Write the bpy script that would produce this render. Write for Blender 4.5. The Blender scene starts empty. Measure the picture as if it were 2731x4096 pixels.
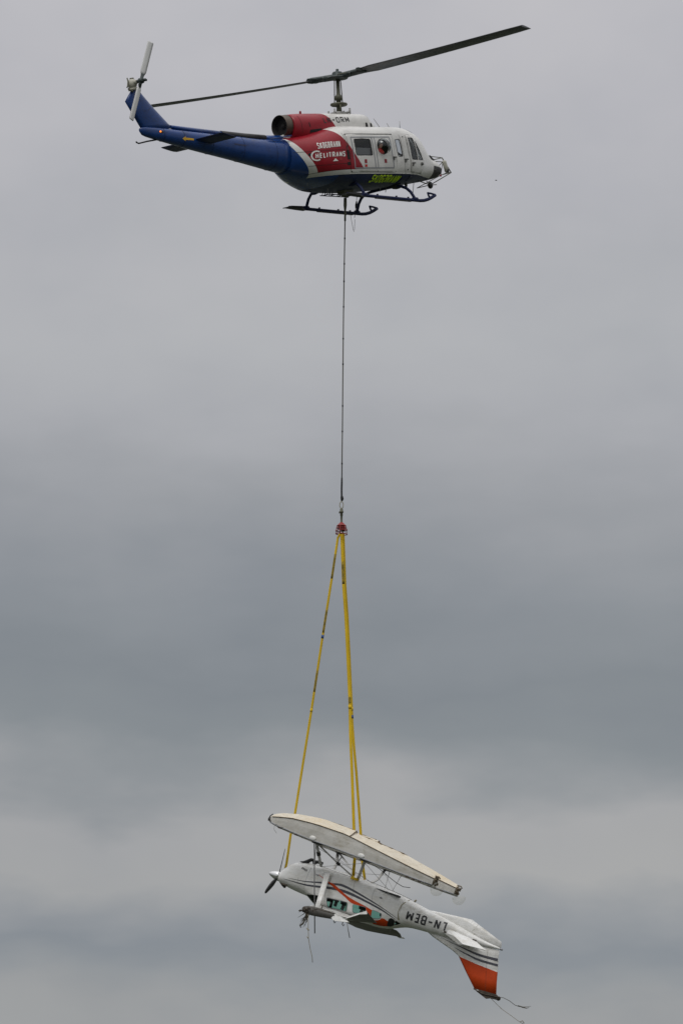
import bpy, bmesh, math, random
from mathutils import Vector, Matrix, Euler
from mathutils.bvhtree import BVHTree
random.seed(7)
R = math.radians
SC = bpy.context.scene
COL = SC.collection

# ------------------------------------------------------------------ camera, sky, sun, exposure
cam_d = bpy.data.cameras.new('camera')
cam = bpy.data.objects.new('camera', cam_d)
COL.objects.link(cam)
cam.location = (0, 0, 1.7)
cam.rotation_euler = (R(90 + 10.5), 0, 0)
cam_d.sensor_fit = 'HORIZONTAL'
cam_d.sensor_width = 36
cam_d.lens = 342.73
cam_d.clip_start = 0.5
cam_d.clip_end = 20000
SC.camera = cam

SUN_EL, SUN_AZ = R(56), R(205)          # azimuth measured clockwise from north (+Y)
world = bpy.data.worlds.new('World')
SC.world = world
world.use_nodes = True
wt = world.node_tree
wt.nodes.clear()


def srgb(r, g, b):
    f = lambda c: (c / 255 / 12.92) if c / 255 <= 0.04045 else ((c / 255 + 0.055) / 1.055) ** 2.4
    return (f(r), f(g), f(b), 1)


class NT:
    """small helper for wiring nodes"""
    def __init__(self, tree):
        self.t = tree

    def n(self, typ, **kw):
        nd = self.t.nodes.new(typ)
        for k, v in kw.items():
            setattr(nd, k, v)
        return nd

    def put(self, sock, v):
        if hasattr(v, 'is_output'):
            self.t.links.new(v, sock)
        else:
            sock.default_value = v

    def math(self, op, a, b=0.0, c=0.0, clamp=False):
        nd = self.n('ShaderNodeMath', operation=op, use_clamp=clamp)
        for i, v in enumerate((a, b, c)):
            self.put(nd.inputs[i], v)
        return nd.outputs[0]

    def mix(self, fac, a, b, mode='MIX'):
        nd = self.n('ShaderNodeMix', data_type='RGBA', blend_type=mode)
        self.put(nd.inputs['Factor'], fac)
        self.put(nd.inputs[6], a)
        self.put(nd.inputs[7], b)
        return nd.outputs[2]

    def noise(self, vec, scale, detail=3.0, rough=0.5, stretch=(1, 1, 1), dist=0.0):
        mp = self.n('ShaderNodeMapping')
        mp.inputs['Scale'].default_value = stretch
        self.put(mp.inputs['Vector'], vec)
        nd = self.n('ShaderNodeTexNoise')
        nd.inputs['Scale'].default_value = scale
        nd.inputs['Detail'].default_value = detail
        nd.inputs['Roughness'].default_value = rough
        nd.inputs['Distortion'].default_value = dist
        self.put(nd.inputs['Vector'], mp.outputs[0])
        return nd.outputs['Fac']

    def ramp(self, fac, stops, interp='LINEAR'):
        nd = self.n('ShaderNodeValToRGB')
        cr = nd.color_ramp
        cr.interpolation = interp
        while len(cr.elements) < len(stops):
            cr.elements.new(0.5)
        for e, (p, c) in zip(cr.elements, stops):
            e.position = p
            e.color = c
        self.put(nd.inputs['Fac'], fac)
        return nd.outputs['Color']

    def rng(self, v, a, b, c=0.0, d=1.0, smooth=False):
        nd = self.n('ShaderNodeMapRange', interpolation_type='SMOOTHSTEP' if smooth else 'LINEAR')
        for i, q in enumerate((v, a, b, c, d)):
            self.put(nd.inputs[i], q)
        return nd.outputs[0]


w = NT(wt)
sky = w.n('ShaderNodeTexSky', sky_type='NISHITA')
sky.sun_disc = False
sky.sun_elevation = SUN_EL
sky.sun_rotation = SUN_AZ
tc = w.n('ShaderNodeTexCoord')
dirv = tc.outputs['Generated']
sep = w.n('ShaderNodeSeparateXYZ')
w.put(sep.inputs[0], dirv)
elev = w.math('MULTIPLY', w.math('ARCSINE', sep.outputs['Z']), 57.29578)
shift = w.n('ShaderNodeVectorMath', operation='ADD')
w.put(shift.inputs[0], dirv)
shift.inputs[1].default_value = (6.8, 0, 3.6)
cloudv = shift.outputs[0]
n1 = w.noise(cloudv, 22, 4, 0.5, (1, 1, 2.6))
n2 = w.noise(cloudv, 60, 3, 0.5, (1, 1, 2.2))
warp = w.math('ADD', w.math('MULTIPLY', w.math('SUBTRACT', n1, 0.5), 1.5),
              w.math('MULTIPLY', w.math('SUBTRACT', n2, 0.5), 0.45))
el2 = w.math('ADD', elev, warp)
stops = [(0.0, (166, 168, 169)), (4.0, (164, 166, 167)), (5.4, (162, 163, 163)), (6.05, (158, 159, 160)), (6.30, (150, 153, 156)),
         (6.62, (138, 143, 149)), (6.95, (150, 153, 157)), (7.3, (168, 168, 168)), (7.9, (168, 168, 169)),
         (8.22, (150, 153, 156)), (8.6, (137, 142, 146)), (9.0, (133, 138, 143)), (9.7, (143, 147, 152)),
         (10.5, (158, 160, 164)), (11.27, (173, 174, 178)), (12.0, (180, 181, 184)), (12.8, (185, 185, 188)),
         (14.0, (191, 190, 194)), (15.2, (193, 192, 196)), (20, (194, 194, 196)), (24, (198, 198, 200))]
deck = w.ramp(w.math('DIVIDE', el2, 24.0, clamp=True), [(e / 24, srgb(*c)) for e, c in stops], 'LINEAR')
n3 = w.noise(cloudv, 16, 4, 0.55, (1, 1, 1.5))
tint = w.ramp(n3, [(0.3, (0.91, 0.92, 0.935, 1)), (0.5, (1, 1, 1, 1)), (0.7, (1.05, 1.045, 1.035, 1))])
deck = w.mix(1.0, deck, tint, 'MULTIPLY')
# an overcast sky brightens steadily towards the zenith
zen = w.rng(elev, 14.0, 75.0, 1.0, 2.3, True)
zc = w.n('ShaderNodeCombineXYZ')
for i in range(3):
    w.put(zc.inputs[i], zen)
deck = w.mix(1.0, deck, zc.outputs[0], 'MULTIPLY')
deck10 = w.mix(1.0, deck, (9.6, 9.6, 9.6, 1), 'MULTIPLY')
skycol = w.mix(0.04, deck10, sky.outputs['Color'])
bg = w.n('ShaderNodeBackground')
w.put(bg.inputs['Color'], skycol)
bg.inputs['Strength'].default_value = 0.1
wo = w.n('ShaderNodeOutputWorld')
wt.links.new(bg.outputs[0], wo.inputs['Surface'])

sun_d = bpy.data.lights.new('sun', 'SUN')
sun_d.energy = 0.9
sun_d.angle = R(25)
sun_d.color = (1.0, 0.97, 0.93)
sun = bpy.data.objects.new('sun', sun_d)
COL.objects.link(sun)
sd = Vector((math.sin(SUN_AZ) * math.cos(SUN_EL), math.cos(SUN_AZ) * math.cos(SUN_EL), math.sin(SUN_EL)))
sun.rotation_euler = (-sd).to_track_quat('-Z', 'Y').to_euler()
sun.location = (0, 0, 120)
SC.view_settings.view_transform = 'Standard'
SC.view_settings.look = 'None'
SC.view_settings.exposure = 0.0
SC.view_settings.gamma = 1.0
SC.view_settings.use_curve_mapping = False

# ------------------------------------------------------------------ materials
def paint(name, col, rough=0.4, metal=0.0, dirt=0.0, dirtcol=(0.16, 0.13, 0.09), var=0.06, scale=3.0, coat=0.0,
          stain=None, bump=0.0, spec=0.5):
    m = bpy.data.materials.new(name)
    m.use_nodes = True
    t = NT(m.node_tree)
    b = m.node_tree.nodes['Principled BSDF']
    o = t.n('ShaderNodeTexCoord').outputs['Object']
    base = (col[0], col[1], col[2], 1)
    nz = t.noise(o, scale, 5, 0.6)
    c = t.mix(t.rng(nz, 0.3, 0.7), tuple(x * (1 - var) for x in col) + (1,), tuple(min(1, x * (1 + var)) for x in col) + (1,))
    if dirt:
        d = t.noise(o, 2.3, 6, 0.68, (1.0, 1.0, 1.6), 0.4)
        fine = t.noise(o, 14, 5, 0.7, (0.35, 1, 1))
        f = t.math('MULTIPLY', t.rng(d, 0.42, 0.78), t.rng(fine, 0.3, 0.75))
        c = t.mix(t.math('MULTIPLY', f, dirt * 1.7, clamp=True), c, tuple(dirtcol) + (1,))
    if stain:
        s = t.noise(o, 1.4, 5, 0.62, (0.5, 1.4, 1.4), 0.8)
        c = t.mix(t.rng(s, 0.44, 0.68, 0, stain[1]), c, tuple(stain[0]) + (1,))
    t.put(b.inputs['Base Color'], c)
    rr = t.rng(t.noise(o, 6, 4, 0.6), 0.25, 0.75, max(0, rough - 0.08), min(1, rough + 0.12))
    t.put(b.inputs['Roughness'], rr)
    b.inputs['Metallic'].default_value = metal
    b.inputs['Specular IOR Level'].default_value = spec
    if coat:
        b.inputs['Coat Weight'].default_value = coat
        b.inputs['Coat Roughness'].default_value = 0.15
    if bump:
        bp = t.n('ShaderNodeBump')
        bp.inputs['Strength'].default_value = 1.0
        bp.inputs['Distance'].default_value = bump
        t.put(bp.inputs['Height'], t.noise(o, 5, 4, 0.55))
        t.put(b.inputs['Normal'], bp.outputs[0])
    return m


def glass(name, tint, gloss=1.0, haze=0.0):
    m = bpy.data.materials.new(name)
    m.use_nodes = True
    t = NT(m.node_tree)
    m.node_tree.nodes.clear()
    out = t.n('ShaderNodeOutputMaterial')
    tr = t.n('ShaderNodeBsdfTransparent')
    tr.inputs['Color'].default_value = tuple(tint) + (1,)
    gl = t.n('ShaderNodeBsdfGlossy')
    gl.inputs['Roughness'].default_value = 0.04
    gl.inputs['Color'].default_value = (0.9, 0.95, 0.95, 1)
    fr = t.n('ShaderNodeFresnel')
    fr.inputs['IOR'].default_value = 1.45
    mx = t.n('ShaderNodeMixShader')
    t.put(mx.inputs[0], t.math('MULTIPLY', fr.outputs[0], gloss))
    t.put(mx.inputs[1], tr.outputs[0])
    t.put(mx.inputs[2], gl.outputs[0])
    last = mx.outputs[0]
    if haze:
        df = t.n('ShaderNodeBsdfDiffuse')
        df.inputs['Color'].default_value = (tint[0] * 0.8, tint[1] * 0.8, tint[2] * 0.8, 1)
        m2 = t.n('ShaderNodeMixShader')
        m2.inputs[0].default_value = haze
        t.put(m2.inputs[1], last)
        t.put(m2.inputs[2], df.outputs[0])
        last = m2.outputs[0]
    t.put(out.inputs['Surface'], last)
    return m


def emit(name, col, s):
    m = bpy.data.materials.new(name)
    m.use_nodes = True
    b = m.node_tree.nodes['Principled BSDF']
    b.inputs['Base Color'].default_value = tuple(col) + (1,)
    b.inputs['Emission Color'].default_value = tuple(col) + (1,)
    b.inputs['Emission Strength'].default_value = s
    return m


def webbing(name, col, dark):
    """woven polyester sling with a worn dark print repeated along some stretches"""
    m = bpy.data.materials.new(name)
    m.use_nodes = True
    t = NT(m.node_tree)
    b = m.node_tree.nodes['Principled BSDF']
    o = t.n('ShaderNodeTexCoord').outputs['Object']
    nz = t.noise(o, 1.1, 4, 0.6)
    c = t.mix(t.rng(nz, 0.3, 0.7), tuple(x * 0.8 for x in col) + (1,), tuple(min(1, x * 1.12) for x in col) + (1,))
    weave = t.noise(o, 30, 2, 0.5, (1, 1, 2))
    c = t.mix(t.rng(weave, 0.45, 0.8, 0, 0.25), c, tuple(dark) + (1,))
    t.put(b.inputs['Base Color'], c)
    b.inputs['Roughness'].default_value = 0.85
    return m


M = {}
M['white'] = paint('white_paint', (0.66, 0.65, 0.62), 0.36, dirt=0.24, coat=0.3, bump=0.002)
M['red'] = paint('red_paint', (0.27, 0.007, 0.017), 0.36, dirt=0.15, dirtcol=(0.05, 0.01, 0.01), coat=0.1, spec=0.35, var=0.1, bump=0.002)
M['blue'] = paint('blue_paint', (0.005, 0.042, 0.185), 0.30, dirt=0.6, dirtcol=(0.015, 0.018, 0.035), coat=0.15, spec=0.4, var=0.12, bump=0.002)
M['belly'] = paint('belly_blue', (0.009, 0.019, 0.075), 0.5, dirt=0.55, dirtcol=(0.05, 0.045, 0.04), var=0.2)
M['navy'] = paint('navy_tube', (0.010, 0.016, 0.06), 0.6, spec=0.2, dirt=0.3, dirtcol=(0.03, 0.03, 0.03))
M['black'] = paint('black_paint', (0.014, 0.014, 0.015), 0.5, var=0.25)
M['decal_black'] = paint('black_lettering', (0.018, 0.019, 0.022), 0.45)
M['decal_white'] = paint('white_lettering', (0.74, 0.73, 0.7), 0.4, dirt=0.1)
M['decal_yellow'] = paint('neon_yellow_lettering', (0.64, 0.96, 0.015), 0.5, var=0.12)
M['arrow'] = paint('yellow_arrow', (0.72, 0.42, 0.02), 0.5, dirt=0.2)
M['lining'] = paint('cabin_lining', (0.055, 0.055, 0.06), 0.8)
M['grey'] = paint('grey_trim', (0.27, 0.28, 0.30), 0.5, dirt=0.2)
M['seam'] = paint('dark_grey_seam', (0.11, 0.11, 0.105), 0.7)  # dark grey for joints and small fittings
M['seat'] = paint('seat_fabric', (0.16, 0.16, 0.165), 0.9)
M['seat_dark'] = paint('dark_seat_fabric', (0.03, 0.03, 0.034), 0.9)
M['exhaust'] = paint('heat_stained_steel', (0.13, 0.105, 0.085), 0.5, metal=0.7, dirt=0.5, dirtcol=(0.03, 0.025, 0.02), var=0.25)
M['soot'] = paint('sooty_duct', (0.012, 0.011, 0.011), 0.85)
M['steel'] = paint('grey_steel', (0.30, 0.30, 0.29), 0.45, metal=0.5, dirt=0.3)
M['strut'] = paint('pale_strut_paint', (0.50, 0.50, 0.49), 0.45, dirt=0.35)
M['strapgrey'] = paint('grey_strap', (0.17, 0.17, 0.17), 0.8)
M['wire'] = paint('bracing_wire', (0.30, 0.30, 0.30), 0.5, metal=0.4)
M['khaki'] = paint('greased_khaki_metal', (0.11, 0.11, 0.075), 0.5, metal=0.3, dirt=0.4, dirtcol=(0.03, 0.03, 0.02))
M['zinc'] = paint('zinc_primer', (0.42, 0.41, 0.34), 0.5, dirt=0.5, dirtcol=(0.06, 0.05, 0.03))
M['hubdark'] = paint('dark_green_hub', (0.028, 0.042, 0.042), 0.45, metal=0.2, dirt=0.3)
M['blade'] = paint('grey_blade', (0.10, 0.103, 0.11), 0.45, var=0.12, scale=1.2)
M['tailblade'] = paint('pale_tail_blade', (0.60, 0.60, 0.59), 0.4)
M['rubber'] = paint('black_rubber', (0.02, 0.02, 0.02), 0.8)
M['glass'] = glass('cabin_glass', (0.66, 0.68, 0.69), 1.1)
M['glass_clear'] = glass('clear_perspex', (0.82, 0.85, 0.86), 1.3)
M['bubble'] = glass('bubble_perspex', (0.9, 0.91, 0.92), 1.6)
M['case'] = paint('pale_grey_case', (0.62, 0.62, 0.62), 0.6)
M['glass_blue'] = glass('blue_roof_perspex', (0.10, 0.36, 0.75), 0.7, 0.75)
M['teal'] = glass('green_perspex', (0.50, 0.74, 0.66), 1.0)
M['mirror'] = paint('mirror_face', (0.6, 0.62, 0.62), 0.08, metal=1.0, var=0.02)
M['strobe'] = emit('orange_position_light', (1.0, 0.22, 0.02), 2)
M['skin'] = paint('skin', (0.42, 0.25, 0.18), 0.6)
M['redcloth'] = paint('red_jacket', (0.55, 0.025, 0.02), 0.8)
M['darkcloth'] = paint('dark_overalls', (0.03, 0.035, 0.05), 0.9)
M['helmet'] = paint('white_helmet', (0.7, 0.7, 0.68), 0.3)
M['helmet_grey'] = paint('grey_helmet', (0.12, 0.12, 0.13), 0.4)
M['rope'] = paint('grey_rope', (0.10, 0.095, 0.08), 0.85, dirt=0.3)
M['rope_pale'] = paint('pale_rope', (0.30, 0.27, 0.21), 0.9)
M['redsteel'] = paint('red_steel', (0.30, 0.025, 0.025), 0.5, dirt=0.5, dirtcol=(0.05, 0.03, 0.02))
M['yellow'] = webbing('yellow_webbing', (0.74, 0.49, 0.010), (0.24, 0.17, 0.02))
M['print'] = paint('worn_print', (0.25, 0.18, 0.02), 0.85, var=0.45, scale=9, dirt=0.9, dirtcol=(0.42, 0.28, 0.015))
M['tag'] = paint('blue_sling_tag', (0.05, 0.10, 0.26), 0.7)
M['pwhite'] = paint('plane_white', (0.76, 0.76, 0.74), 0.36, dirt=0.55, dirtcol=(0.36, 0.31, 0.20), coat=0.25, bump=0.02)
M['pgrey'] = paint('plane_grey_stripe', (0.045, 0.047, 0.062), 0.4, coat=0.2)
M['porange'] = paint('plane_orange', (0.53, 0.055, 0.006), 0.5, var=0.08, spec=0.25)
M['fside'] = paint('float_side', (0.60, 0.585, 0.545), 0.45, dirt=0.75, dirtcol=(0.24, 0.20, 0.11), stain=((0.42, 0.41, 0.37), 0.6), bump=0.008)
M['fbottom'] = paint('float_bottom', (0.66, 0.605, 0.495), 0.55, dirt=0.55, dirtcol=(0.30, 0.21, 0.10), stain=((0.60, 0.49, 0.32), 0.75), bump=0.006)
M['algae'] = paint('algae_stain', (0.13, 0.085, 0.04), 0.9, var=0.4, scale=9)
M['torn'] = paint('torn_metal', (0.075, 0.06, 0.045), 0.75, metal=0.2, var=0.4, scale=10, dirt=0.5, dirtcol=(0.02, 0.015, 0.01))
M['dark_skin'] = paint('dark_torn_skin', (0.085, 0.08, 0.072), 0.7, var=0.3, scale=6, dirt=0.5, dirtcol=(0.03, 0.026, 0.02))  # darker base tone for the crumpled wing end
M['stern'] = paint('torn_stern_fibre', (0.17, 0.13, 0.085), 0.8, var=0.45, scale=12)
M['shaded_skin'] = paint('shaded_wing_skin', (0.20, 0.195, 0.18), 0.55, dirt=0.8, dirtcol=(0.08, 0.075, 0.055), bump=0.01)  # plane white darkened: shade on the ground-facing wing skin put into the colour
M['spinner'] = paint('polished_spinner', (0.72, 0.72, 0.72), 0.16, metal=0.85, var=0.03)
M['prop'] = paint('black_propeller', (0.016, 0.016, 0.017), 0.42)
M['weed'] = paint('wet_weed', (0.05, 0.04, 0.025), 0.8, var=0.4)
M['drystalk'] = paint('dry_stalk', (0.28, 0.25, 0.17), 0.9, var=0.3)
M['fibre'] = glass('thin_fibreglass', (0.95, 0.945, 0.91), 0.3, 0.16)


# ------------------------------------------------------------------ geometry helpers
class MB:
    """collects shapes and links them as ONE mesh object"""
    def __init__(self):
        self.bm = bmesh.new()

    def face(self, vs, mi=0, smooth=False):
        try:
            f = self.bm.faces.new(vs)
        except ValueError:
            return None
        f.material_index = mi
        f.smooth = smooth
        return f

    def box(self, c, s, rot=None, mi=0, taper=1.0):
        c = Vector(c)
        vs = []
        for z in (-1, 1):
            for x, y in ((-1, -1), (1, -1), (1, 1), (-1, 1)):
                k = taper if z > 0 else 1.0
                p = Vector((x * s[0] / 2 * k, y * s[1] / 2 * k, z * s[2] / 2))
                if rot is not None:
                    p = rot @ p
                vs.append(self.bm.verts.new(c + p))
        for q in ((3, 2, 1, 0), (4, 5, 6, 7), (0, 1, 5, 4), (1, 2, 6, 5), (2, 3, 7, 6), (3, 0, 4, 7)):
            self.face([vs[i] for i in q], mi)
        return self

    def tube(self, pts, r, n=8, mi=0, cap=True, flat=None, up=(0, 0, 1), smooth=True):
        """flat=(a,b): elliptical cross-section, a along the side vector and b along the up vector"""
        pts = [Vector(p) for p in pts]
        rr = r if isinstance(r, (list, tuple)) else [r] * len(pts)
        rings = []
        prev = None
        for i, p in enumerate(pts):
            if i == 0:
                d = pts[1] - p
            elif i == len(pts) - 1:
                d = p - pts[i - 1]
            else:
                d = (pts[i + 1] - p).normalized() + (p - pts[i - 1]).normalized()
            d.normalize()
            if prev is None:
                u = Vector(up)
                if abs(u.dot(d)) > 0.97:
                    u = Vector((1, 0, 0)) if abs(d.x) < 0.9 else Vector((0, 1, 0))
                s = d.cross(u).normalized()
            else:
                s = (prev - d * prev.dot(d)).normalized()
            prev = s
            u = s.cross(d).normalized()
            fa, fb = flat if flat else (1, 1)
            rings.append([self.bm.verts.new(p + (s * math.cos(2 * math.pi * k / n) * fa + u * math.sin(2 * math.pi * k / n) * fb) * rr[i])
                          for k in range(n)])
        self.rings(rings, mi, cap, smooth)
        return self

    def rings(self, rings, mi=0, cap=True, smooth=True):
        n = len(rings[0])
        for a, b in zip(rings[:-1], rings[1:]):
            for k in range(n):
                self.face([a[k], a[(k + 1) % n], b[(k + 1) % n], b[k]], mi, smooth)
        if cap:
            self.face(list(reversed(rings[0])), mi)
            self.face(rings[-1], mi)

    def lathe(self, base, axis, prof, n=20, mi=0, cap=True):
        """prof = [(along axis, radius)]"""
        base = Vector(base)
        d = Vector(axis).normalized()
        u = Vector((0, 0, 1)) if abs(d.z) < 0.9 else Vector((1, 0, 0))
        s = d.cross(u).normalized()
        u = s.cross(d)
        rings = []
        for h, r in prof:
            rings.append([self.bm.verts.new(base + d * h + (s * math.cos(2 * math.pi * k / n) + u * math.sin(2 * math.pi * k / n)) * max(r, 1e-4))
                          for k in range(n)])
        self.rings(rings, mi, cap)
        return self

    def ball(self, c, r, n=12, m=8, sc=(1, 1, 1), mi=0):
        c = Vector(c)
        rings = []
        for i in range(m + 1):
            a = -math.pi / 2 + math.pi * i / m
            rings.append([self.bm.verts.new(c + Vector((math.cos(a) * math.cos(2 * math.pi * k / n) * sc[0], math.cos(a) * math.sin(2 * math.pi * k / n) * sc[1],
                                                        math.sin(a) * sc[2])) * r + Vector((0, 0, 0))) for k in range(n)])
        self.rings(rings, mi, False)
        bmesh.ops.remove_doubles(self.bm, verts=rings[0] + rings[-1], dist=1e-5)
        return self

    def prism(self, poly, d, mi=0):
        """poly: 3-D outline; thickened by vector d"""
        d = Vector(d)
        a = [self.bm.verts.new(Vector(p) - d / 2) for p in poly]
        b = [self.bm.verts.new(Vector(p) + d / 2) for p in poly]
        n = len(a)
        self.face(list(reversed(a)), mi)
        self.face(b, mi)
        for k in range(n):
            self.face([a[k], a[(k + 1) % n], b[(k + 1) % n], b[k]], mi)
        return self

    def build(self, name, mat, parent=None, recalc=True, bevel=0.0, auto=None):
        if recalc:
            bmesh.ops.recalc_face_normals(self.bm, faces=self.bm.faces)
        me = bpy.data.meshes.new(name)
        self.bm.to_mesh(me)
        self.bm.free()
        for m in (mat if isinstance(mat, (list, tuple)) else [mat]):
            me.materials.append(m)
        o = bpy.data.objects.new(name, me)
        COL.objects.link(o)
        if parent:
            o.parent = parent
        if bevel:
            bv = o.modifiers.new('bevel', 'BEVEL')
            bv.width = bevel
            bv.segments = 2
            bv.limit_method = 'ANGLE'
        return o


def tag(o, label=None, cat=None, group=None, kind=None):
    if label:
        o['label'] = label
    if cat:
        o['category'] = cat
    if group:
        o['group'] = group
    if kind:
        o['kind'] = kind
    return o


def empty(name, loc, rot, label, cat, group=None):
    o = bpy.data.objects.new(name, None)
    o.empty_display_size = 0.3
    COL.objects.link(o)
    o.location = loc
    o.rotation_euler = rot
    return tag(o, label, cat, group)


def spow(v, p):
    return math.copysign(abs(v) ** p, v)


def section(x, hw, zb, zt, zm, nt, nb, N=48, yc=0.0):
    out = []
    for k in range(N):
        a = 2 * math.pi * (k + 0.5) / N
        c, s = math.cos(a), math.sin(a)
        n = nt if s >= 0 else nb
        y = hw * spow(c, 2 / n)
        z = zm + (zt - zm if s >= 0 else zm - zb) * spow(s, 2 / n)
        out.append(Vector((x, yc + y, z)))
    return out


def smooth_stations(st, step):
    """Catmull-Rom resampling of loft stations along x"""
    st = sorted(st)
    out = []
    for i in range(len(st) - 1):
        p1, p2 = st[i], st[i + 1]
        p0 = st[i - 1] if i else p1
        p3 = st[i + 2] if i + 2 < len(st) else p2
        m = max(1, int(round((p2[0] - p1[0]) / step)))
        for k in range(m):
            t = k / m
            x = p1[0] + (p2[0] - p1[0]) * t
            row = [x]
            for j in range(1, len(p1)):
                d1 = (p2[j] - p0[j]) / max(1e-6, p2[0] - p0[0]) * (p2[0] - p1[0])
                d2 = (p3[j] - p1[j]) / max(1e-6, p3[0] - p1[0]) * (p2[0] - p1[0])
                h00 = 2 * t ** 3 - 3 * t ** 2 + 1
                row.append(h00 * p1[j] + (t ** 3 - 2 * t ** 2 + t) * d1 + (1 - h00) * p2[j] + (t ** 3 - t ** 2) * d2)
            out.append(tuple(row))
    out.append(st[-1])
    return out


def loft_bm(st, N=48, caps=True):
    bm = bmesh.new()
    rings = [[bm.verts.new(p) for p in section(*s, N=N)] for s in st]
    for a, b in zip(rings[:-1], rings[1:]):
        for k in range(N):
            f = bm.faces.new([a[k], a[(k + 1) % N], b[(k + 1) % N], b[k]])
            f.smooth = True
    if caps:
        bm.faces.new(list(reversed(rings[0])))
        bm.faces.new(rings[-1])
    bmesh.ops.recalc_face_normals(bm, faces=bm.faces)
    bm.normal_update()
    return bm


def cut_poly(bm, poly, side, ymin=0.0):
    """score the hull along the outline of a polygon given in (x, z), on one side"""
    n = len(poly)
    xs = [p[0] for p in poly]
    zs = [p[1] for p in poly]
    for i in range(n):
        a, b = poly[i], poly[(i + 1) % n]
        d = Vector((b[0] - a[0], 0, b[1] - a[1]))
        no = Vector((d.z, 0, -d.x)).normalized()
        fs = []
        for f in bm.faces:
            vx = [v.co for v in f.verts]
            if all(side * v.y < ymin for v in vx):
                continue
            if side and side * f.calc_center_median().y < ymin:
                continue
            if min(v.x for v in vx) > max(xs) + 0.002 or max(v.x for v in vx) < min(xs) - 0.002:
                continue
            if min(v.z for v in vx) > max(zs) + 0.002 or max(v.z for v in vx) < min(zs) - 0.002:
                continue
            fs.append(f)
        geom = set(fs)
        for f in fs:
            geom.update(f.edges)
            geom.update(f.verts)
        bmesh.ops.bisect_plane(bm, geom=list(geom), dist=1e-4, plane_co=(a[0], 0, a[1]), plane_no=no)


def cut_line(bm, a, b, keep=None):
    d = Vector((b[0] - a[0], 0, b[1] - a[1]))
    no = Vector((d.z, 0, -d.x)).normalized()
    fs = [f for f in bm.faces if keep is None or keep(f.calc_center_median())]
    geom = set(fs)
    for f in fs:
        geom.update(f.edges)
        geom.update(f.verts)
    bmesh.ops.bisect_plane(bm, geom=list(geom), dist=1e-4, plane_co=(a[0], 0, a[1]), plane_no=no)


def inside(p, poly):
    x, z = p
    c = False
    n = len(poly)
    for i in range(n):
        x1, z1 = poly[i]
        x2, z2 = poly[(i + 1) % n]
        if (z1 > z) != (z2 > z) and x < (x2 - x1) * (z - z1) / (z2 - z1) + x1:
            c = not c
    return c


def round_poly(poly, r, seg=4):
    out = []
    n = len(poly)
    for i in range(n):
        p = Vector((*poly[i], 0))
        a = Vector((*poly[i - 1], 0)) - p
        b = Vector((*poly[(i + 1) % n], 0)) - p
        rr = min(r, a.length * 0.45, b.length * 0.45)
        s, e = p + a.normalized() * rr, p + b.normalized() * rr
        for k in range(seg + 1):
            t = k / seg
            q = s * (1 - t) ** 2 + p * 2 * t * (1 - t) + e * t ** 2
            out.append((q.x, q.y))
    return out


def split_parts(bm, groups):
    """groups: {name: [faces]} -> {name: new bmesh holding copies of these faces}"""
    bm.faces.ensure_lookup_table()
    bm.normal_update()
    res = {}
    for name, fs in groups.items():
        nb = bmesh.new()
        vm = {}
        for f in fs:
            vs = []
            for v in f.verts:
                if v not in vm:
                    vm[v] = nb.verts.new(v.co)
                vs.append(vm[v])
            try:
                g = nb.faces.new(vs)
            except ValueError:
                continue
            g.material_index = f.material_index
            g.smooth = f.smooth
        # keep the hull's own normals for offsets
        res[name] = (nb, {vm[v]: v.normal.copy() for v in vm})
    return res


def link_bm(bm, name, mats, parent, solid=None, lining=None):
    me = bpy.data.meshes.new(name)
    bm.to_mesh(me)
    bm.free()
    for m in mats:
        me.materials.append(m)
    if lining:
        me.materials.append(lining)
    o = bpy.data.objects.new(name, me)
    COL.objects.link(o)
    o.parent = parent
    if solid:
        s = o.modifiers.new('thickness', 'SOLIDIFY')
        s.thickness = solid
        s.offset = -1
        if lining:
            s.material_offset = len(mats)
            s.material_offset_rim = 0
    return o


def offset_bm(pair, d):
    nb, nr = pair
    for v, n in nr.items():
        v.co += n * d
    return nb


def ray_on(bvh, x, z, side, off):
    h, n, i, d = bvh.ray_cast(Vector((x, side * 6, z)), Vector((0, -side, 0)))
    if h is None:
        h, n, i, d = bvh.find_nearest(Vector((x, side * 0.3, z)))
    if n.y * side < 0:
        n = -n
    return h + n * off


def decal_bm(polys, bvh, side, off, grid=0.09):
    """flat outlines in (x, z) laid on a surface"""
    bm = bmesh.new()
    for poly in polys:
        vs = [bm.verts.new((p[0], 0, p[1])) for p in poly]
        try:
            bm.faces.new(vs)
        except ValueError:
            pass
    return lay(bm, bvh, side, off, grid)


def lay(bm, bvh, side, off, grid):
    bmesh.ops.triangulate(bm, faces=bm.faces)
    xs = [v.co.x for v in bm.verts]
    zs = [v.co.z for v in bm.verts]
    if not xs:
        return bm
    for lo, hi, ax in ((min(xs), max(xs), 0), (min(zs), max(zs), 2)):
        k = math.ceil(lo / grid)
        while k * grid < hi:
            no = Vector((1, 0, 0)) if ax == 0 else Vector((0, 0, 1))
            bmesh.ops.bisect_plane(bm, geom=bm.verts[:] + bm.edges[:] + bm.faces[:], dist=1e-5, plane_co=no * (k * grid), plane_no=no)
            k += 1
    for v in bm.verts:
        v.co = ray_on(bvh, v.co.x, v.co.z, side, off)
    bm.normal_update()
    for f in bm.faces:
        if f.normal.y * side < 0:
            f.normal_flip()
        f.smooth = True
    return bm


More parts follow.
